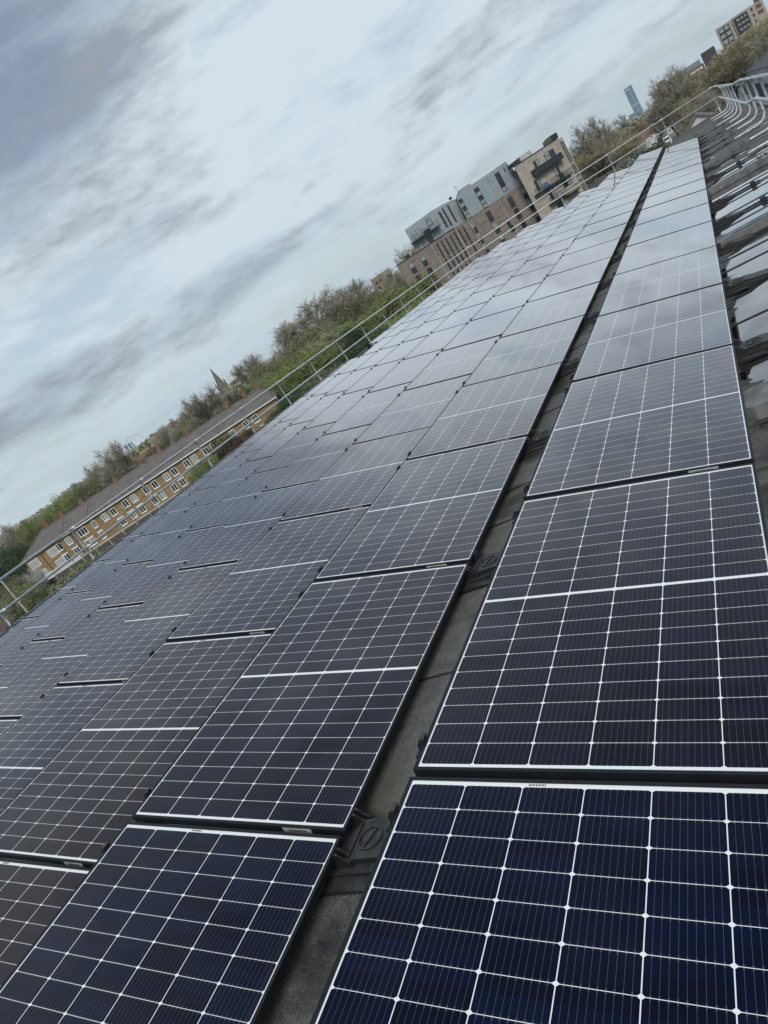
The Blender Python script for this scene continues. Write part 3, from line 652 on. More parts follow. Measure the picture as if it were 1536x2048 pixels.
def balc(x0, x1, z, hh, solid, col=MDRK):
    b = MB(); b.box(x0, x1, -1.4, 0, h_(z), h_(z+.22), col)
    if solid: b.box(x0, x1, -1.42, -1.34, h_(z+.22), h_(z+hh), col); b.box(x0, x0+.07, -1.34, 0, h_(z+.22), h_(z+hh), col); b.box(x1-.07, x1, -1.34, 0, h_(z+.22), h_(z+hh), col)
    else:
        n = int((x1-x0)/.14)
        for i in range(n+1): b.box(x0+i*.14, x0+i*.14+.03, -1.40, -1.36, h_(z+.22), h_(z+hh), col)
        b.box(x0, x1, -1.42, -1.34, h_(z+hh), h_(z+hh+.06), col)
    return b.build('balcony', None, Bt)
balc(2.4, 8.9, 2.35, 1.25, True); balc(.8, 7.2, -.85, 1.15, False); balc(6.0, 9.2, -1.0, 1.15, False); balc(2.6, 6.6, -3.7, 1.15, False); balc(6.4, 9.2, -4.2, 1.1, False)
def tw(x0, x1, z0, z1, lit, y=0):
    f = MB(); f.box(x0, x1, y-.06, y, h_(z0), h_(z1)); o = f.build('window', MDRK, Bt); mid = (x0+x1)/2
    g_ = MB(); g_.box(x0+.09, mid-.04, y-.075, y-.06, h_(z0+.09), h_(z1-.09)); g_.build('pane', MGLL if lit else MGLS, o)
    g_ = MB(); g_.box(mid+.04, x1-.09, y-.075, y-.06, h_(z0+.09), h_(z1-.09)); g_.build('pane', MGLL if not lit else MGLS, o)
for a in ((6.2, 8.4, 3.3, 5.0, 1), (3.6, 4.7, 3.4, 4.9, 0), (6.6, 7.7, .0, 2.3, 1), (2.0, 3.2, -.4, 1.8, 0), (7.0, 8.8, -2.6, .2, 0), (3.6, 4.8, -3.2, -.9, 0), (4.0, 6.4, -6.4, -4.2, 0)): tw(*a)
for x in (8.65, 9.0, 9.35):
    for z0, z1 in ((1.0, 5.2), (-2.6, .4)):
        pass
for j, x in enumerate((10.25, 10.65, 11.05)):
    for z0, z1 in ((.9, 5.2), (-2.2, .5), (-5.6, -2.6)):
        f = MB(); f.box(x, x+.2, .94, 1.0, h_(z0), h_(z1)); f.build('window', MDRK, Bt)
q = MB()
for x, y_, z_, s_2, mt in ((3.2, -.9, -.55, .30, 'b'), (3.7, -.8, -.45, .34, 'b'), (4.2, -.9, -.3, .3, 'w')): q.box(x, x+s_2*1.6, y_, y_+.4, h_(z_), h_(z_+s_2*2.2), plain('washing_'+mt, (.10, .25, .50) if mt == 'b' else (.6, .6, .6)))
o = q.build('laundry', None, None, loc=Bt.location, rotz=YAW, label='blue and white washing heaped on the middle balcony of the beige flats', cat='laundry')

# ------------------------------------------------------------------ far landmarks
def block(name, label, cat, px, D, width, depth, top_h, mat, rz=YAW, wins=None, wmat=None, group=None):
    p = atpx(px[0], px[1], D); o = thing(name, label, cat, (p.x, p.y, GZ), rz, group)
    b = MB(); b.box(0, width, 0, depth, 0, h_(top_h)); lean_back(b, (p-CAM).dot(RT)/D); b.build('wall', mat, o)
    if wins:
        nxw, rows_, x0, x1, z0, z1, fw, fh = wins
        for j in range(rows_):
            for i in range(nxw):
                cx = x0+(x1-x0)*(i+.5)/nxw; cz = z0+(z1-z0)*(j+.5)/rows_
                g_ = MB(); g_.box(cx-fw/2, cx+fw/2, -.08, 0, h_(cz-fh/2), h_(cz+fh/2)); g_.build('window', wmat or MGLS, o)
    return o
def ph(px, py, D):
    p = atpx(px, py, D); return p.z-CAM.z
# hazy blue glass skyscraper
MSKY = plain('blue_glass_cladding', (.10, .19, .29), .25, .2, .12, .02); MSKYL = plain('pale_cladding', (.42, .47, .50), .6)
D_ = 1500; pt_ = atpx(1250, 183, D_); pb = atpx(1275, 225, D_)
o = thing('skyscraper', 'slim blue glass skyscraper far away on the horizon', 'skyscraper', (pt_.x, pt_.y, GZ), YAW)
hT = pt_.z-GZ; b = MB(); b.box(0, 9.0, 0, 18, 0, hT); b.box(9.6, 17.0, 1, 18, 0, hT+5); lean_back(b, .6); b.build('glass_walls', MSKY, o)
b = MB(); b.box(9.0, 9.6, 0, 18, 0, hT+5); b.box(-.3, 17.2, -.4, 0, hT-33, hT-31.5);  b.box(-.3, 9, -.3, 0, hT-1.2, hT); b.box(17.0, 17.5, 1, 18, 0, hT+5)
b.build('cladding_bands', MSKYL, o)
D_ = 2600; pt_ = atpx(1257, 232, D_); o = thing('office_block', 'pale blue office block beside the foot of the far skyscraper', 'office block', (pt_.x, pt_.y, GZ), YAW)
b = MB(); b.box(0, 10, 0, 20, 0, pt_.z-GZ-8); b.box(10, 24, 0, 20, 0, pt_.z-GZ); b.build('wall', MSKY, o)
D_ = 900; pa = atpx(247, 893, D_); o = thing('glass_tower', 'small blue and white striped tower block above the trees behind the terrace', 'tower block', (pa.x, pa.y, GZ), YAW)
hT = pa.z-GZ; b = MB(); b.box(0, 9, 0, 9, 0, hT); b.build('wall', plain('blue_panels', (.07, .13, .22), .4), o)
b = MB()
for x in (4.2, 8.6): b.box(x, x+.9, -.1, 0, 0, hT)
b.box(0, 4.2, -.1, 0, hT-6, hT-5.2); b.build('white_bands', MWHT, o)
b = MB(); b.box(9.2, 10, 2, 8, 0, hT-4); b.build('side_wall', MSKYL, o)
# stadium arch
D_ = 3000; a0 = atpx(253, 893, D_); a1 = atpx(290, 879, D_)
ar = MB(); pts = []
wd = (a1-a0); wd.z = 0
hA = 34
for i in range(25):
    t_ = math.pi*i/24; pts.append(Vector((a0.x, a0.y, a0.z-8))+wd*(.5-.5*math.cos(t_))+Vector((0, 0, hA*math.sin(t_))))
ar.tube(pts, 1.3, 6)
ar.build('stadium_arch', plain('faded_white_steel', (.42, .46, .48), .6), label='thin white stadium arch on the far left horizon', cat='arch')
# church spire
D_ = 420; pt_ = atpx(418.5, 735, D_); o = thing('church', 'stone church with tall pointed spire beyond the terrace roofs', 'church', (pt_.x, pt_.y, GZ), YAW+.4)
MST = plain('old_stone', (.13, .115, .10), .9, 0, .3, .5)
zt = pt_.z-GZ; zb = atpx(440, 772, D_).z-GZ
b = MB(); R_ = 2.3; n = 8
for i in range(n):
    t0, t1 = 2*math.pi*i/n, 2*math.pi*(i+1)/n
    b.face([(R_*math.cos(t0), R_*math.sin(t0), zb), (R_*math.cos(t1), R_*math.sin(t1), zb), (0, 0, zt)])
b.build('spire', MST, o)
b = MB(); b.box(-2.2, 2.2, -2.2, 2.2, 0, zb)
for sx in (-2.2, 2.2):
    for sy in (-2.2, 2.2):
        b.prism([(sx-.35, sy-.35), (sx+.35, sy-.35), (sx+.35, sy+.35), (sx-.35, sy+.35)], zb-2, zb+1.6, 'z'); b.tube([(sx, sy, zb+1.6), (sx, sy, zb+3.2)], .3, 4, None, .02)
b.build('tower', MST, o)
b = MB(); b.prism([(-5, 0), (5, 0), (5, 7), (0, 13), (-5, 7)], 2.2, 26, 'y'); b.build('nave', MTILE, o)
# tall blocks on the right
D_ = 300; p0 = atpx(1429.5, 60, D_)
o = thing('tower_block', 'tall beige block of flats with dark glazed panels at the top right', 'apartment block', (p0.x, p0.y, GZ), YAW)
def z6(px, py, D=300):
    d = ray(1400+px/11.29, py/11.29); t_ = D/d.dot(FH); v = d*t_; q0 = (p0-CAM).dot(RT); return v.dot(RT)-q0, v.z
hA_, hB_ = z6(330, 680)[1], z6(1050, 190)[1]
b = MB(); b.box(0, 7.5, 0, 14, 0, h_(z6(330, 680)[1])); b.box(7.5, z6(1330, 0)[0]+1, -.5, 14, 0, h_(hB_)); lean_back(b, .75); b.build('wall', MBEI, o)
b = MB(); x0, zA = z6(690, 470); x1, zB = z6(1150, 480); b.box(7.9, x1-.4, -.6, -.5, h_(zA-6.6), h_(zA-.1)); b.build('glazed_panel', MDRK, o)
for j in range(3):
    for i in range(3):
        b = MB(); b.box(9.2+i*1.7, 10.4+i*1.7, -.68, -.6, h_(zA-1.6-j*1.9), h_(zA-.9-j*1.9)); b.build('window', MGLL, o)
for j in range(4):
    for i in range(2):
        b = MB(); b.box(1.2+i*2.6, 3.2+i*2.6, -.08, 0, h_(hA_-2.4-j*2.2), h_(hA_-1.0-j*2.2)); b.build('window', MGLL, o)
b = MB(); b.box(.9, 6.2, -.05, 0, h_(hA_-9.5), h_(hA_-.7)); b.build('bay_panel', MDRK, o)
for j in range(3):
    b = MB(); b.box(x1+1.2, x1+2.0, -.6, -.5, h_(zA-1.4-j*2.3), h_(zA-.2-j*2.3)); b.build('window', MDRK, o)
    b = MB(); b.box(x1+3.6, x1+6, -.62, -.5, h_(zA+.5-j*2.3), h_(zA+2.0-j*2.3)); b.build('balcony', MRED, o)
b = MB(); b.box(x1-2, x1+9, -6, -.6, 0, h_(zA-8.0)); b.build('brick_wing', MRED, o)
D_ = 350; o = block('dark_block', 'dark brown windowless roof block on the skyline left of the beige tower', 'building', (1401, 110), D_, 7.6, 8, ph(1401, 110, D_)+.3, plain('dark_brown_cladding', (.045, .038, .038), .8))
D_ = 330; o = block('office_building', 'low grey-topped red brick building left of the dark roof block', 'building', (1352, 152), D_, 13.5, 12, ph(1357, 152, D_)-1.0, MRED, wins=(6, 1, 6, 12.5, -1.6+ph(1357, 152, D_)-1, -1.2+ph(1357, 152, D_)-1, 1.2, .8), wmat=MWHT)
b = MB(); zt_ = ph(1357, 152, D_)-1.0; b.box(.5, 13.2, 1, 11, h_(zt_), h_(zt_+2.2)); b.build('top_storey', plain('grey_cladding', (.16, .20, .22), .6), o)
D_ = 240; o = block('brown_tower', 'plain dark brown tower block seen through the big bare tree', 'tower block', (1311, 169), D_, 3.6, 8, ph(1315, 166, D_), plain('brown_render', (.085, .066, .055), .85, 0, .15, .4))
D_ = 260; o = block('tan_tower', 'tan brick tower top rising behind the bare trees left of the brown flats', 'tower block', (741, 562), D_, 7.8, 8, ph(741, 560, D_), plain('tan_brick', (.20, .165, .12), .9), wins=(4, 4, .8, 7, ph(741, 560, D_)-9, ph(741, 560, D_)-1, .9, 1.0))

# warehouse shop with signs beyond the end of the roof
S = thing('warehouse_shop', 'white retail warehouse with grey roof and navy blue signs', 'shop', (12, 0, GZ)); ez = 8.6-1.55
b = MB(); b.box(0, 30, 125, 300, 0, ez); b.prism([(-7.5, 0), (3.4, 0), (3.4, ez+.2), (-1.4, ez+.9), (-7.5, ez-1.7)], 300, 318, 'y'); b.build('wall', MREN, S)
MRF = plain('grey_sheet_roof', (.055, .058, .062), .7, 0, .15, .5)
b = MB(); b.face([(-.6, 124, ez), (-.6, 300.5, ez), (13, 300.5, ez+3.6), (13, 124, ez+3.6)]); b.face([(13, 124, ez+3.6), (13, 300.5, ez+3.6), (30.5, 300.5, ez), (30.5, 124, ez)]); b.build('roof', MRF, S)
b = MB(); b.box(-.02, .02, 124, 300, ez-.25, ez+.0); b.build('gutter', MDRK, S)
def text_mesh(txt, size):
    cu = bpy.data.curves.new('lettering', 'FONT'); cu.body = txt; cu.size = size; cu.extrude = .02; cu.offset = size*.018; cu.align_x = 'LEFT'
    ob = bpy.data.objects.new('tmp', cu); COL.objects.link(ob); dg = bpy.context.evaluated_depsgraph_get(); dg.update()
    me = bpy.data.meshes.new_from_object(ob.evaluated_get(dg)); bpy.data.objects.remove(ob); return me
MYEL = plain('gold_lettering', (.45, .36, .16), .6)
b = MB(); b.box(-6.6, 2.6, 299.8, 300, 2.0, 4.4); s1 = b.build('sign', MNAVY, S)
me = text_mesh('ucces', 2.6); me.materials.clear(); me.materials.append(MWHT)
o = link('sign_lettering', me, s1, (-6.5, 299.75, 2.5)); o.rotation_euler = (math.pi/2, 0, 0)
for (ya, yb, za, zb, tx) in ((150, 160, 1.6, 4.2, 'solo'), (168, 182, 1.8, 4.4, 'so'), (205, 225, 2.0, 4.4, ''), (250, 275, 2.0, 4.4, ''), (136, 138.5, 5.3, 6.2, '')):
    b = MB(); b.box(-.12, 0, ya, yb, za, zb); s2 = b.build('sign', MNAVY, S)
    if tx:
        me = text_mesh(tx, 2.3); me.materials.clear(); me.materials.append(MYEL)
        o = link('sign_lettering', me, s2, (-.16, yb-.8, za+.7)); o.rotation_euler = (math.pi/2, 0, -math.pi/2); o.scale = (1.7, 1, 1)
for i in range(12):
    b = MB(); yy = 130+i*13.5; b.box(-.06, 0, yy, yy+.25, .2, ez-.4); b.build('seam_strip', MCON, S)
# small white-rendered house this side of the warehouse
def house(label, px, py, D, w, d, eav, ridge, wall, roof, rz=YAW, ax='x', wins=True, chim=True, group='houses around the roof'):
    """px,py: where the ridge's middle shows; eav/ridge heights follow from it"""
    p = atpx(px, py, D); zr = p.z-GZ
    if zr < ridge*.6: zr = ridge
    ze = zr-(ridge-eav); o = thing('house', label, 'house', (p.x, p.y, GZ), rz, group)
    b = MB(); b.box(-w/2, w/2, -d/2, d/2, 0, ze)
    if ax == 'x':
        b.prism([(-d/2, ze), (d/2, ze), (0, zr-.15)], -w/2, w/2, 'x')
    else: b.prism([(-w/2, ze), (w/2, ze), (0, zr-.15)], -d/2, d/2, 'y')
    b.build('wall', wall, o); r_ = MB(); v = .3
    if ax == 'x':
        r_.prism([(-d/2-v, ze-.15), (0, zr), (0, zr-.14), (-d/2-v, ze-.29)], -w/2-v, w/2+v, 'x'); r_.prism([(0, zr), (d/2+v, ze-.15), (d/2+v, ze-.29), (0, zr-.14)], -w/2-v, w/2+v, 'x')
    else:
        r_.prism([(-w/2-v, ze-.15), (0, zr), (0, zr-.14), (-w/2-v, ze-.29)], -d/2-v, d/2+v, 'y'); r_.prism([(0, zr), (w/2+v, ze-.15), (w/2+v, ze-.29), (0, zr-.14)], -d/2-v, d/2+v, 'y')
    ro_ = r_.build('roof', roof, o)
    if chim: c = MB(); c.box(w/2-1.4, w/2-.6, -.4, .4, zr-.6, zr+1.0); c.build('chimney', MRED, ro_)
    if wins:
        n = max(1, int(w/2.6))
        for i in range(n):
            for zz_ in (ze-1.9, ze-4.6):
                if zz_ < .4: continue
                cx = -w/2+w*(i+.5)/n; wnd(o, cx-.5, cx+.5, zz_, zz_+1.35, -d/2)
    return o
house('white gabled bungalow end wall just past the end of the roof', 1392, 226, 95, 5.5, 12, 6.6, 8.6, MREN, MTILE, 0.0, 'y', False, False)
house('grey gabled house with white bargeboards behind the far guard rail', 1246, 319, 150, 2.9, 5, 5.0, 6.6, MREN, MTILE, YAW, 'y', chim=False)
house('pale narrow gabled house next to the dark green tree', 1268, 309, 155, 2.3, 5, 5.2, 6.4, MREN, MTILE, YAW, 'y', chim=False)
house('brick gabled house at the end of the street row', 1226, 338, 148, 2.6, 5, 5.0, 6.6, MSTOCK, MTILE, YAW, 'y', chim=False)
house('dark brick house half hidden by bare branches', 1200, 354, 148, 2.6, 5, 5.0, 6.6, MRED, MTILE, YAW, 'y', chim=False)
for i, (px, py, D, w_, wl_, rf, lb) in enumerate(((285, 905, 260, 9, MRED, MTILR, 'small house with red tiled roof behind the terrace ridge'), (302, 890, 280, 9, MSTOCK, plain('tan_roof', (.25, .18, .09)), 'tan-roofed house on the skyline behind the terrace'),
        (245, 935, 240, 5, MREN, MTILE, 'white house gable among trees behind the terrace'), (290, 920, 220, 10, MRED, MTILE, 'brown tiled house just behind the terrace ridge'),
        (1262, 252, 420, 12, MRED, MTILR, 'red-roofed house on the far hillside, nearest the skyscraper'), (1280, 262, 360, 16, MRED, MTILR, 'wide red-roofed house on the hillside'), (1268, 272, 300, 12, MREN, MTILR, 'house with orange roof low on the hillside'),
        (1292, 243, 420, 18, MREN, MTILE, 'long pale house row on the hillside under the bare tree'), (1240, 262, 460, 14, MREN, MTILE, 'grey-roofed house left on the hillside crest'), (1305, 232, 380, 12, MREN, MTILR, 'white-walled house beneath the largest bare tree'),
        (1228, 275, 420, 16, MSTOCK, MTILE, 'brown roofed houses left on the far slope'), (1322, 222, 330, 14, MREN, MTILE, 'white house front seen through branches right of the hill'), (1345, 215, 300, 14, MREN, MTILE, 'pale house front behind the right-hand bare trees'))):
    house(lb, px, py, D, w_, 8, 5.5, 8.5, wl_, rf, YAW+(i % 3-1)*.25, 'x', D < 330)
# brown-roofed outbuilding low on the left
p = atpx(4, 1262, 34); o = thing('outbuilding', 'brown-roofed outbuilding at the lower left below the guard rail', 'outbuilding', (p.x, p.y, GZ), YAW-.25)
zz0 = atpx(20, 1222, 40).z-GZ; b = MB(); b.box(-12, -3.6, -1.5, 5, 0, zz0-1.6); b.build('wall', MRED, o); b = MB(); b.face([(-12.3, -2, zz0-1.6), (-3.1, -2, zz0-1.6), (-3.4, 5.3, zz0-.3), (-12.3, 5.3, zz0-.3)]); b.build('roof', plain('brown_felt', (.085, .05, .045), .9, 0, .2, 1), o)

# ------------------------------------------------------------------ vehicles and street things
def vehicle(name, label, cat, loc, rz, L_, W_, H_, col, van):
    o = thing(name, label, cat, loc, rz); mt = plain(name+'_paint', col, .3, 0, .05)
    b = MB()
    if van: pr = [(-L_/2, .35), (L_/2, .35), (L_/2, 1.0), (L_/2-.5, 1.15), (L_/2-1.3, H_*.96), (L_/2-1.6, H_), (-L_/2+.1, H_), (-L_/2, H_-.15)]
    else: pr = [(-L_/2, .35), (L_/2, .35), (L_/2, .75), (L_/2-1.0, .95), (L_/2-1.8, H_-.05), (L_/2-2.2, H_), (-L_/2+.8, H_), (-L_/2+.1, 1.0), (-L_/2, .9)]
    b.prism(pr, -W_/2, W_/2, 'x'); b.build('body', mt, o)
    b = MB(); r_ = MB()
    if van: b.box(-W_/2-.01, W_/2+.01, L_/2-1.75, L_/2-.95, 1.25, H_*.85); r_.box(-W_/2+.15, W_/2-.15, -L_/2-.02, -L_/2, 1.2, H_-.4)
    else: b.box(-W_/2-.01, W_/2+.01, -L_/2+.9, L_/2-1.9, .98, H_-.14); r_.box(-W_/2+.15, W_/2-.15, -L_/2-.01, -L_/2+.55, .98, H_-.2)
    b.build('side_windows', MGLS, o); r_.build('rear_window', MGLS, o)
    for sx in (-1, 1):
        for sy in (-L_*.31, L_*.31):
            q = MB(); q.tube([(sx*(W_/2-.2), sy, .34), (sx*(W_/2+.02), sy, .34)], .34, 14); q.build('wheel', MBLK, o)
        q = MB(); q.box(sx*(W_/2-.2)-.12, sx*(W_/2-.2)+.12, -L_/2-.03, -L_/2, .75, 1.05); q.build('tail_light', plain('red_lens', (.4, .01, .01), .3), o)
    return o
def gpt(px, py):   # where a spot of the view meets the street
    d = ray(px, py); t_ = (GZ+.13-CAM.z)/d.z; return CAM+d*t_
for nm, lb, ct, px, py, col, van, L_, H_ in (('van', 'white van parked just past the end of the roof', 'van', 1338, 283, (.75, .76, .77), True, 5.2, 2.2), ('car', 'red-tailed dark car driving along the street', 'car', 1321, 279, (.05, .05, .06), False, 4.3, 1.5),
                                  ('car', 'silver car parked by the dark green tree', 'car', 1311, 290, (.35, .37, .4), False, 4.3, 1.5), ('car', 'pale car furthest up the street', 'car', 1318, 262, (.5, .52, .55), False, 4.3, 1.5), ('car', 'white car in the queue up the street', 'car', 1320, 270, (.6, .62, .63), False, 4.3, 1.5)):
    p = gpt(px, py+3); vehicle(nm, lb, ct, (p.x, p.y, GZ+.13), .0, L_, 1.85, H_, col, van)
def lamp(label, px, py, D, top, mat=MCON, k=1.):
    p = atpx(px, py, D); o = thing('lamp_post', label, 'lamp post', (p.x, p.y, GZ), YAW)
    q = MB(); q.tube([(0, 0, 0), (0, 0, top)], .09*k, 8, None, .06*k); q.build('pole', mat, o)
    q = MB(); q.tube([(0, 0, top), (.9, 0, top+.15)], .05*k, 6); q.prism([(.8, .08), (1.5, .08), (1.45, .22), (.85, .24)], -.13, .13, 'y'); q.v = [(x, y, z+(top if z < 1 else 0)) for x, y, z in q.v]; q.build('lamp_head', mat, o)
p_ = atpx(-60, 1090, 60)
lamp('pale concrete lamp post at the left edge in front of the hedges', 26, 1190, 60, p_.z-GZ)
lamp('dark slim street lamp beside the street past the roof end', 1306, 270, 110, 7.0, MDRK, .5)

# ------------------------------------------------------------------ trees
def grow(rg, twigs=5200, H=1.0, spread=.5, upright=.6):
    """unit-height bare tree: trunk+limbs mesh and a haze of fine twigs"""
    tb = MB(); tw_ = MB(); tips = []
    def br(p, d, L, r, lv):
        pts = [p]; n = 3; q = p.copy(); dd = d.copy()
        for i in range(n):
            dd = (dd+Vector((rg.gauss(0, .14), rg.gauss(0, .14), rg.gauss(.03, .08)))).normalized(); q = q+dd*L/n; pts.append(q.copy())
        tb.tube(pts, r, 5 if lv < 2 else 3, None, r*.55)
        if lv >= 4:
            tips.append((pts, dd)); return
        k = {0: 6, 1: 5, 2: 4, 3: 4}[lv]
        for i in range(k):
            t_ = (.35+.65*(i+rg.random())/k) if lv else (.45+.55*(i+rg.random())/k); a = pts[min(int(t_*n), n-1)].lerp(pts[min(int(t_*n)+1, n)], (t_*n) % 1)
            az = rg.random()*6.283; tilt = rg.uniform(.45, .95) if lv else rg.uniform(.35, .85)
            u = dd.cross(Vector((math.cos(az), math.sin(az), .3))).normalized()
            nd = (dd*math.cos(tilt)+u*math.sin(tilt)); nd.z += upright*.25; nd.normalize()
            br(a, nd, L*rg.uniform(.52, .78)*(1 if lv else .95), r*.52, lv+1)
        if lv: tips.append((pts, dd))
    br(Vector((0, 0, 0)), Vector((0, 0, 1)), .42, .020, 0)
    per = max(1, twigs//len(tips))
    for pts, dd in tips:
        for i in range(per):
            a = pts[rg.randrange(1, len(pts))].lerp(pts[rg.randrange(0, len(pts))], rg.random()*.6)
            v = (dd+Vector((rg.gauss(0, .6), rg.gauss(0, .6), rg.gauss(.15, .5)))).normalized(); L = rg.uniform(.03, .075); w = .0011
            s2 = v.cross(Vector((rg.gauss(0, 1), rg.gauss(0, 1), rg.gauss(0, 1)))).normalized()*w
            m1 = a+v*L*.5+Vector((rg.gauss(0, .006), rg.gauss(0, .006), .003))
            tw_.face([a-s2, a+s2, m1+s2*.8, m1-s2*.8]); tw_.face([m1-s2*.8, m1+s2*.8, a+v*L])
    return tb, tw_
def leafy(rg, n=17000, shape=(.40, .40, .40), cz=.58, leaf=.0105, clumps=110):
    tb = MB(); tb.tube([(0, 0, 0), (.01, .01, .3), (0, .02, .7)], .025, 6, None, .008)
    for i in range(9):
        az = rg.random()*6.28; z0 = rg.uniform(.22, .5); tb.tube([(0, 0, z0), (.15*math.cos(az), .15*math.sin(az), z0+.14), (.3*math.cos(az), .3*math.sin(az), z0+.22+rg.random()*.1)], .010, 4, None, .003)
    lv = MB(); cl = []
    while len(cl) < clumps:
        v = Vector((rg.uniform(-1, 1), rg.uniform(-1, 1), rg.uniform(-1, 1)))
        if .25 < v.length < 1: 
            v = v*(.75+.25*rg.random()); cl.append((Vector((v.x*shape[0], v.y*shape[1], v.z*shape[2]+cz)), rg.uniform(.06, .13)))
    for i in range(n):
        c, r_ = cl[rg.randrange(len(cl))]; d = Vector((rg.gauss(0, 1), rg.gauss(0, 1), rg.gauss(0, 1))).normalized(); p = c+Vector((d.x, d.y, d.z*1.15))*r_*(rg.random()**.33)*(1.25 if rg.random() < .15 else 1)
        nrm = (d*.5+Vector((rg.gauss(0, .8), rg.gauss(0, .8), rg.gauss(.1, .8)))).normalized(); a = nrm.cross(Vector((0, 0, 1)))
        if a.length < .1: a = Vector((1, 0, 0))
        a.normalize(); b_ = nrm.cross(a); s = leaf*rg.uniform(.6, 1.3)
        lv.face([p-a*s, p-b_*s*.7, p+a*s, p+b_*s*.7])
    return tb, lv
rt_ = random.Random(21); PR = {}
bare = []
for i in range(4):
    tb, tw_ = grow(random.Random(40+i), 8000); zz_s = sorted(v[2] for v in tw_.v); zmax = zz_s[int(len(zz_s)*.965)]; rr_s = sorted(math.hypot(v[0], v[1]) for v in tw_.v); rmax = rr_s[int(len(rr_s)*.95)]*2.05 
    for mb in (tb, tw_): mb.v = [(x/rmax, y/rmax, z/zmax) for x, y, z in mb.v]
    bare.append((tb.mesh('trunk', MBARK), tw_))
def kindset(key, mat): PR[key] = [(t_, m_.mesh('crown', mat)) for t_, m_ in bare]
kindset('B', MTWIG); kindset('O', MTWG2)
lf = [leafy(random.Random(60+i)) for i in range(3)]
lm = [t_.mesh('trunk', MBARK) for t_, _ in lf]
for key, mat in (('G', MGRN), ('K', MDKG), ('V', MOLV), ('M', MMAR), ('W', MBLS)): PR[key] = [(lm[i], lf[i][1].mesh('crown', mat)) for i in range(3)]
con = leafy(random.Random(77), 14000, (.24, .24, .47), .50, .012, 80); PR['C'] = [(con[0].mesh('trunk', MBARK), con[1].mesh('crown', MDKG))]
KN = {'B': ('bare_tree', 'bare brown tree'), 'O': ('budding_tree', 'tan budding tree'), 'G': ('green_tree', 'bright green tree'), 'K': ('dark_tree', 'dark green tree'), 'V': ('olive_tree', 'olive green tree'), 'M': ('maroon_tree', 'maroon-leaved tree'), 'W': ('blossom_tree', 'white blossoming tree'), 'C': ('conifer', 'dark narrow conifer')}
cntk = {}
def tree(k, px, py, D, w, where, hmin=5.0):
    p = atpx(px, py, D); h = max(p.z-GZ, hmin); n = cntk.get(k, 0); cntk[k] = n+1
    pr = PR[k][n % len(PR[k])]; nm, ad = KN[k]
    o = thing(nm, ad+' '+where, 'tree', (p.x, p.y, GZ), rt_.random()*6.28, 'trees around the roof')
    sc = w/(.95 if k in 'BO' else .98); o.scale = (sc, sc, h/(1.0 if k in 'BO' else 1.06))
    link('trunk', pr[0], o); link('crown', pr[1], o)
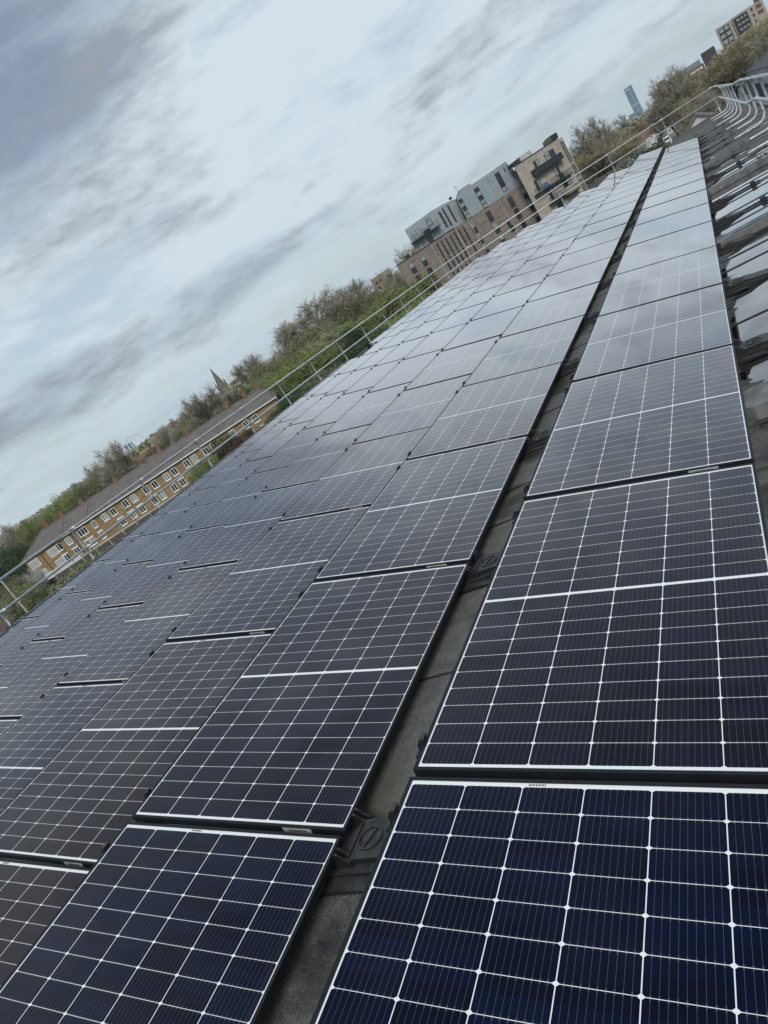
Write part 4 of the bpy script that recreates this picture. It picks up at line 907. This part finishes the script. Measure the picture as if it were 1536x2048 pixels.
for a in (
 # behind the terrace, left to right
 ('B', 8, 1052, 200, 11, 'at the far left skyline'), ('G', 40, 1035, 190, 11, 'second from the left behind the terrace'), ('G', 72, 1015, 205, 11, 'left behind the first chimneys'), ('G', 108, 985, 190, 11, 'with rounded crown behind the terrace hip'),
 ('V', 140, 962, 200, 14, 'behind the second chimney group'), ('V', 172, 948, 205, 13, 'between rounded green crown and tall bare tree'), ('B', 188, 930, 215, 12, 'left of the striped tower, lower one'), ('B', 226, 892, 185, 13, 'standing high left of the striped tower'), ('V', 212, 930, 200, 12, 'under the high bare tree'), ('V', 250, 918, 200, 12, 'below the striped tower'),
 ('V', 300, 885, 235, 12, 'right of the striped tower'), ('B', 316, 862, 225, 12, 'right of the stadium arch'), ('B', 342, 843, 205, 13, 'behind the double chimney'), ('V', 362, 838, 200, 14, 'behind the double chimney, lower'), ('B', 388, 795, 195, 14, 'left of the church spire'), ('V', 400, 805, 200, 15, 'left below the church spire'), ('B', 422, 792, 215, 13, 'just left of the church spire'), ('V', 436, 800, 190, 11, 'under the church spire'),
 ('B', 474, 733, 235, 17, 'just right of the church spire'), ('V', 512, 720, 220, 17, 'second right of the church spire'), ('B', 548, 668, 230, 20, 'in the tall row behind the bright green ones'), ('B', 588, 640, 225, 21, 'tall in the middle of the skyline row'), ('B', 622, 604, 215, 24, 'tallest in the skyline row'), ('V', 668, 598, 205, 18, 'right of the tallest in the row'), ('B', 704, 566, 225, 20, 'left of the tan tower'),
 ('V', 745, 572, 210, 14, 'in front of the tan tower'), ('B', 770, 545, 205, 14, 'right of the tan tower'), ('B', 822, 490, 190, 13, 'rising behind the brown flats roof corner'), ('G', 812, 556, 160, 14, 'touching the brown flats corner'), ('V', 530, 735, 190, 18, 'behind the bright green ones, lower left'), ('V', 640, 655, 180, 18, 'behind the bright green ones, middle'), ('G', 700, 626, 175, 16, 'behind the bright green ones, right'),
 # nearer green row
 ('K', 465, 778, 160, 11, 'behind the terrace end chimneys'), ('G', 505, 752, 165, 15, 'above the terrace end gable'), ('G', 562, 706, 160, 17, 'brightest, middle of the near row'), ('G', 540, 740, 150, 13, 'right of the terrace gable'), ('G', 604, 694, 150, 16, 'right of the brightest crown'), ('O', 648, 672, 160, 15, 'between the green crowns'), ('K', 698, 640, 150, 12, 'in the middle of the near row'), ('G', 738, 612, 150, 15, 'left of the largest willow-like crown'), ('G', 788, 560, 148, 20, 'largest, left of the brown flats'), ('G', 818, 598, 138, 15, 'at the foot of the brown flats'),
 ('V', 722, 568, 215, 16, 'tall, just left of the tan tower'), ('G', 765, 576, 172, 16, 'in front of the tan tower, greenest'), ('V', 612, 640, 190, 18, 'in the middle of the skyline row, leafier'), ('V', 575, 672, 190, 17, 'left in the skyline row, leafier'),
 ('K', 590, 770, 125, 13, 'low behind the guard rail, left'), ('V', 635, 738, 122, 13, 'low behind the guard rail, middle left'), ('K', 680, 700, 125, 13, 'low behind the guard rail, middle'), ('K', 730, 662, 128, 13, 'low behind the guard rail, middle right'), ('G', 775, 628, 130, 14, 'low behind the guard rail, right'), ('K', 560, 800, 118, 9, 'beside the terrace end wall'), ('G', 840, 590, 140, 10, 'low at the foot of the brown flats'),
 # terrace gardens
 ('G', 396, 925, 108, 7, 'small, in front of the terrace windows'), ('K', 434, 868, 112, 7, 'in front of the terrace by the maroon one'), ('M', 470, 872, 110, 9, 'in front of the terrace'), ('C', -6, 1092, 142, 10, 'leftmost at the terrace end'), ('C', 14, 1086, 140, 9, 'second at the terrace end'), ('C', 34, 1082, 144, 8, 'touching the terrace hip roof'), ('K', -60, 1128, 105, 12, 'at the left edge of the view'), ('W', 42, 1140, 106, 5.5, 'at the left end of the terrace', 4), ('V', 2, 1158, 98, 7, 'below the conifers', 4), ('G', 30, 1165, 90, 6, 'small, behind the concrete lamp post', 3), ('V', 5, 1180, 80, 7, 'at the left edge near the lamp post', 3),
 # right of the beige tower
 ('B', 1172, 252, 185, 13, 'right of the beige flats, left one'), ('B', 1206, 248, 180, 12, 'right of the beige flats, upright'), ('O', 1185, 305, 160, 14, 'low right of the beige flats'), ('O', 1215, 300, 165, 15, 'in the brown mass beyond the flats'), ('O', 1240, 290, 185, 15, 'on the slope left of the dark green one'), ('O', 1198, 332, 165, 13, 'close behind the far guard rail'), ('V', 1236, 312, 175, 10, 'behind the gabled houses'), ('K', 1280, 286, 105, 10, 'beside the street past the roof end'), ('B', 1247, 229, 480, 14, 'lone on the hill crest by the skyscraper'), ('O', 1252, 262, 330, 22, 'halfway up the hillside'), ('O', 1225, 272, 300, 22, 'left on the far hillside'), ('O', 1304, 250, 250, 12, 'below the skyscraper'),
 ('B', 1336, 150, 165, 13, 'largest, right of the skyscraper'), ('B', 1318, 186, 175, 9, 'left flank of the largest one'), ('B', 1362, 160, 170, 13, 'right flank of the largest one'), ('O', 1385, 158, 160, 15, 'below the low grey-topped building'), ('O', 1412, 135, 165, 16, 'below the dark roof block'), ('O', 1440, 112, 165, 18, 'under the beige tower, left'), ('O', 1475, 85, 170, 20, 'under the beige tower'), ('O', 1510, 60, 170, 22, 'under the beige tower, right'), ('O', 1540, 40, 175, 20, 'at the right edge of the view'), ('B', 1500, 80, 150, 16, 'dark-limbed in front of the beige tower'), ('O', 1365, 205, 120, 10, 'in front of the largest bare one'), ('B', 1400, 205, 110, 8, 'in front of the white warehouse'), ('V', 1428, 215, 130, 6, 'by the warehouse sign'),
): tree(*a)
# hedge strip below the fence and town green beyond
def scatter_leaves(name, label, mat, pts, n, size, hgt, seed):
    rg_ = random.Random(seed); m_ = MB()
    for i in range(n):
        t_ = rg_.random()*(len(pts)-1); k = int(t_); a = Vector(pts[k]).lerp(Vector(pts[k+1]), t_-k); wdt = size
        h = hgt*(.65+.35*noise.noise(Vector((a.x*.35, a.y*.35, 0))))
        p = Vector((a.x+rg_.uniform(-wdt, wdt), a.y+rg_.uniform(-wdt, wdt), GZ+rg_.random()**.5*h))
        v = Vector((rg_.gauss(0, 1), rg_.gauss(0, 1), rg_.gauss(0, 1))).normalized()*.16; u = v.cross(Vector((rg_.gauss(0, 1), rg_.gauss(0, 1), 1))).normalized()*.13
        m_.face([p-v, p-u, p+v, p+u])
    return m_.build(name, mat, label=label, cat='hedge', kind='stuff')
scatter_leaves('hedge', 'overgrown green hedge below the timber fence', MOLV, [tuple(at(-56, 100)), tuple(at(-30, 101)), tuple(at(-6, 102))], 14000, 2.4, 2.0, 3)
scatter_leaves('undergrowth', 'mixed undergrowth beneath the green trees', MOLV, [tuple(at(-8, 125)), tuple(at(10, 128)), tuple(at(28, 135))], 16000, 5, 4.5, 4)
# distant wooded town band
def far_band(label, mat, D, s0, s1, h0, n, seed):
    rg_ = random.Random(seed); m_ = MB()
    for i in range(n):
        s = rg_.uniform(s0, s1); d = D*rg_.uniform(.9, 1.15); hh = h0*(.75+.5*noise.noise(Vector((s*.03, seed, 0))))*rg_.random()**.45
        p = at(s, d); p.z = GZ+max(.5, hh); q = D*.0032
        v = Vector((rg_.gauss(0, 1), rg_.gauss(0, 1), rg_.gauss(0, 1))).normalized()*q; u = v.cross(Vector((rg_.gauss(0, 1), rg_.gauss(0, 1), 1))).normalized()*q*.8
        m_.face([p-v, p-u, p+v, p+u])
    m_.build('distant_woodland', mat, label=label, cat='woodland', kind='stuff')
far_band('far olive woodland filling the skyline behind everything', MOLV, 420, -420, 420, 14, 30000, 1)
far_band('furthest grey-brown woodland on the horizon', MTWIG, 800, -800, 800, 19, 24000, 2)

# ------------------------------------------------------------------ thin haze over the town
def haze():
    b = MB(); b.box(-1500, 1500, -300, 3400, GZ-1, 110)
    hm = bpy.data.materials.new('haze'); hm.use_nodes = True; nt = hm.node_tree; nt.nodes.clear()
    o = nt.nodes.new('ShaderNodeOutputMaterial'); v = nt.nodes.new('ShaderNodeVolumePrincipled'); v.inputs['Color'].default_value = (.93, .97, 1, 1)
    v.inputs['Density'].default_value = HAZE; v.inputs['Anisotropy'].default_value = .2; nt.links.new(v.outputs[0], o.inputs['Volume'])
    b.build('haze', hm, kind='stuff', label='thin pale haze lying over the distant town')
HAZE = 0.00013
haze()
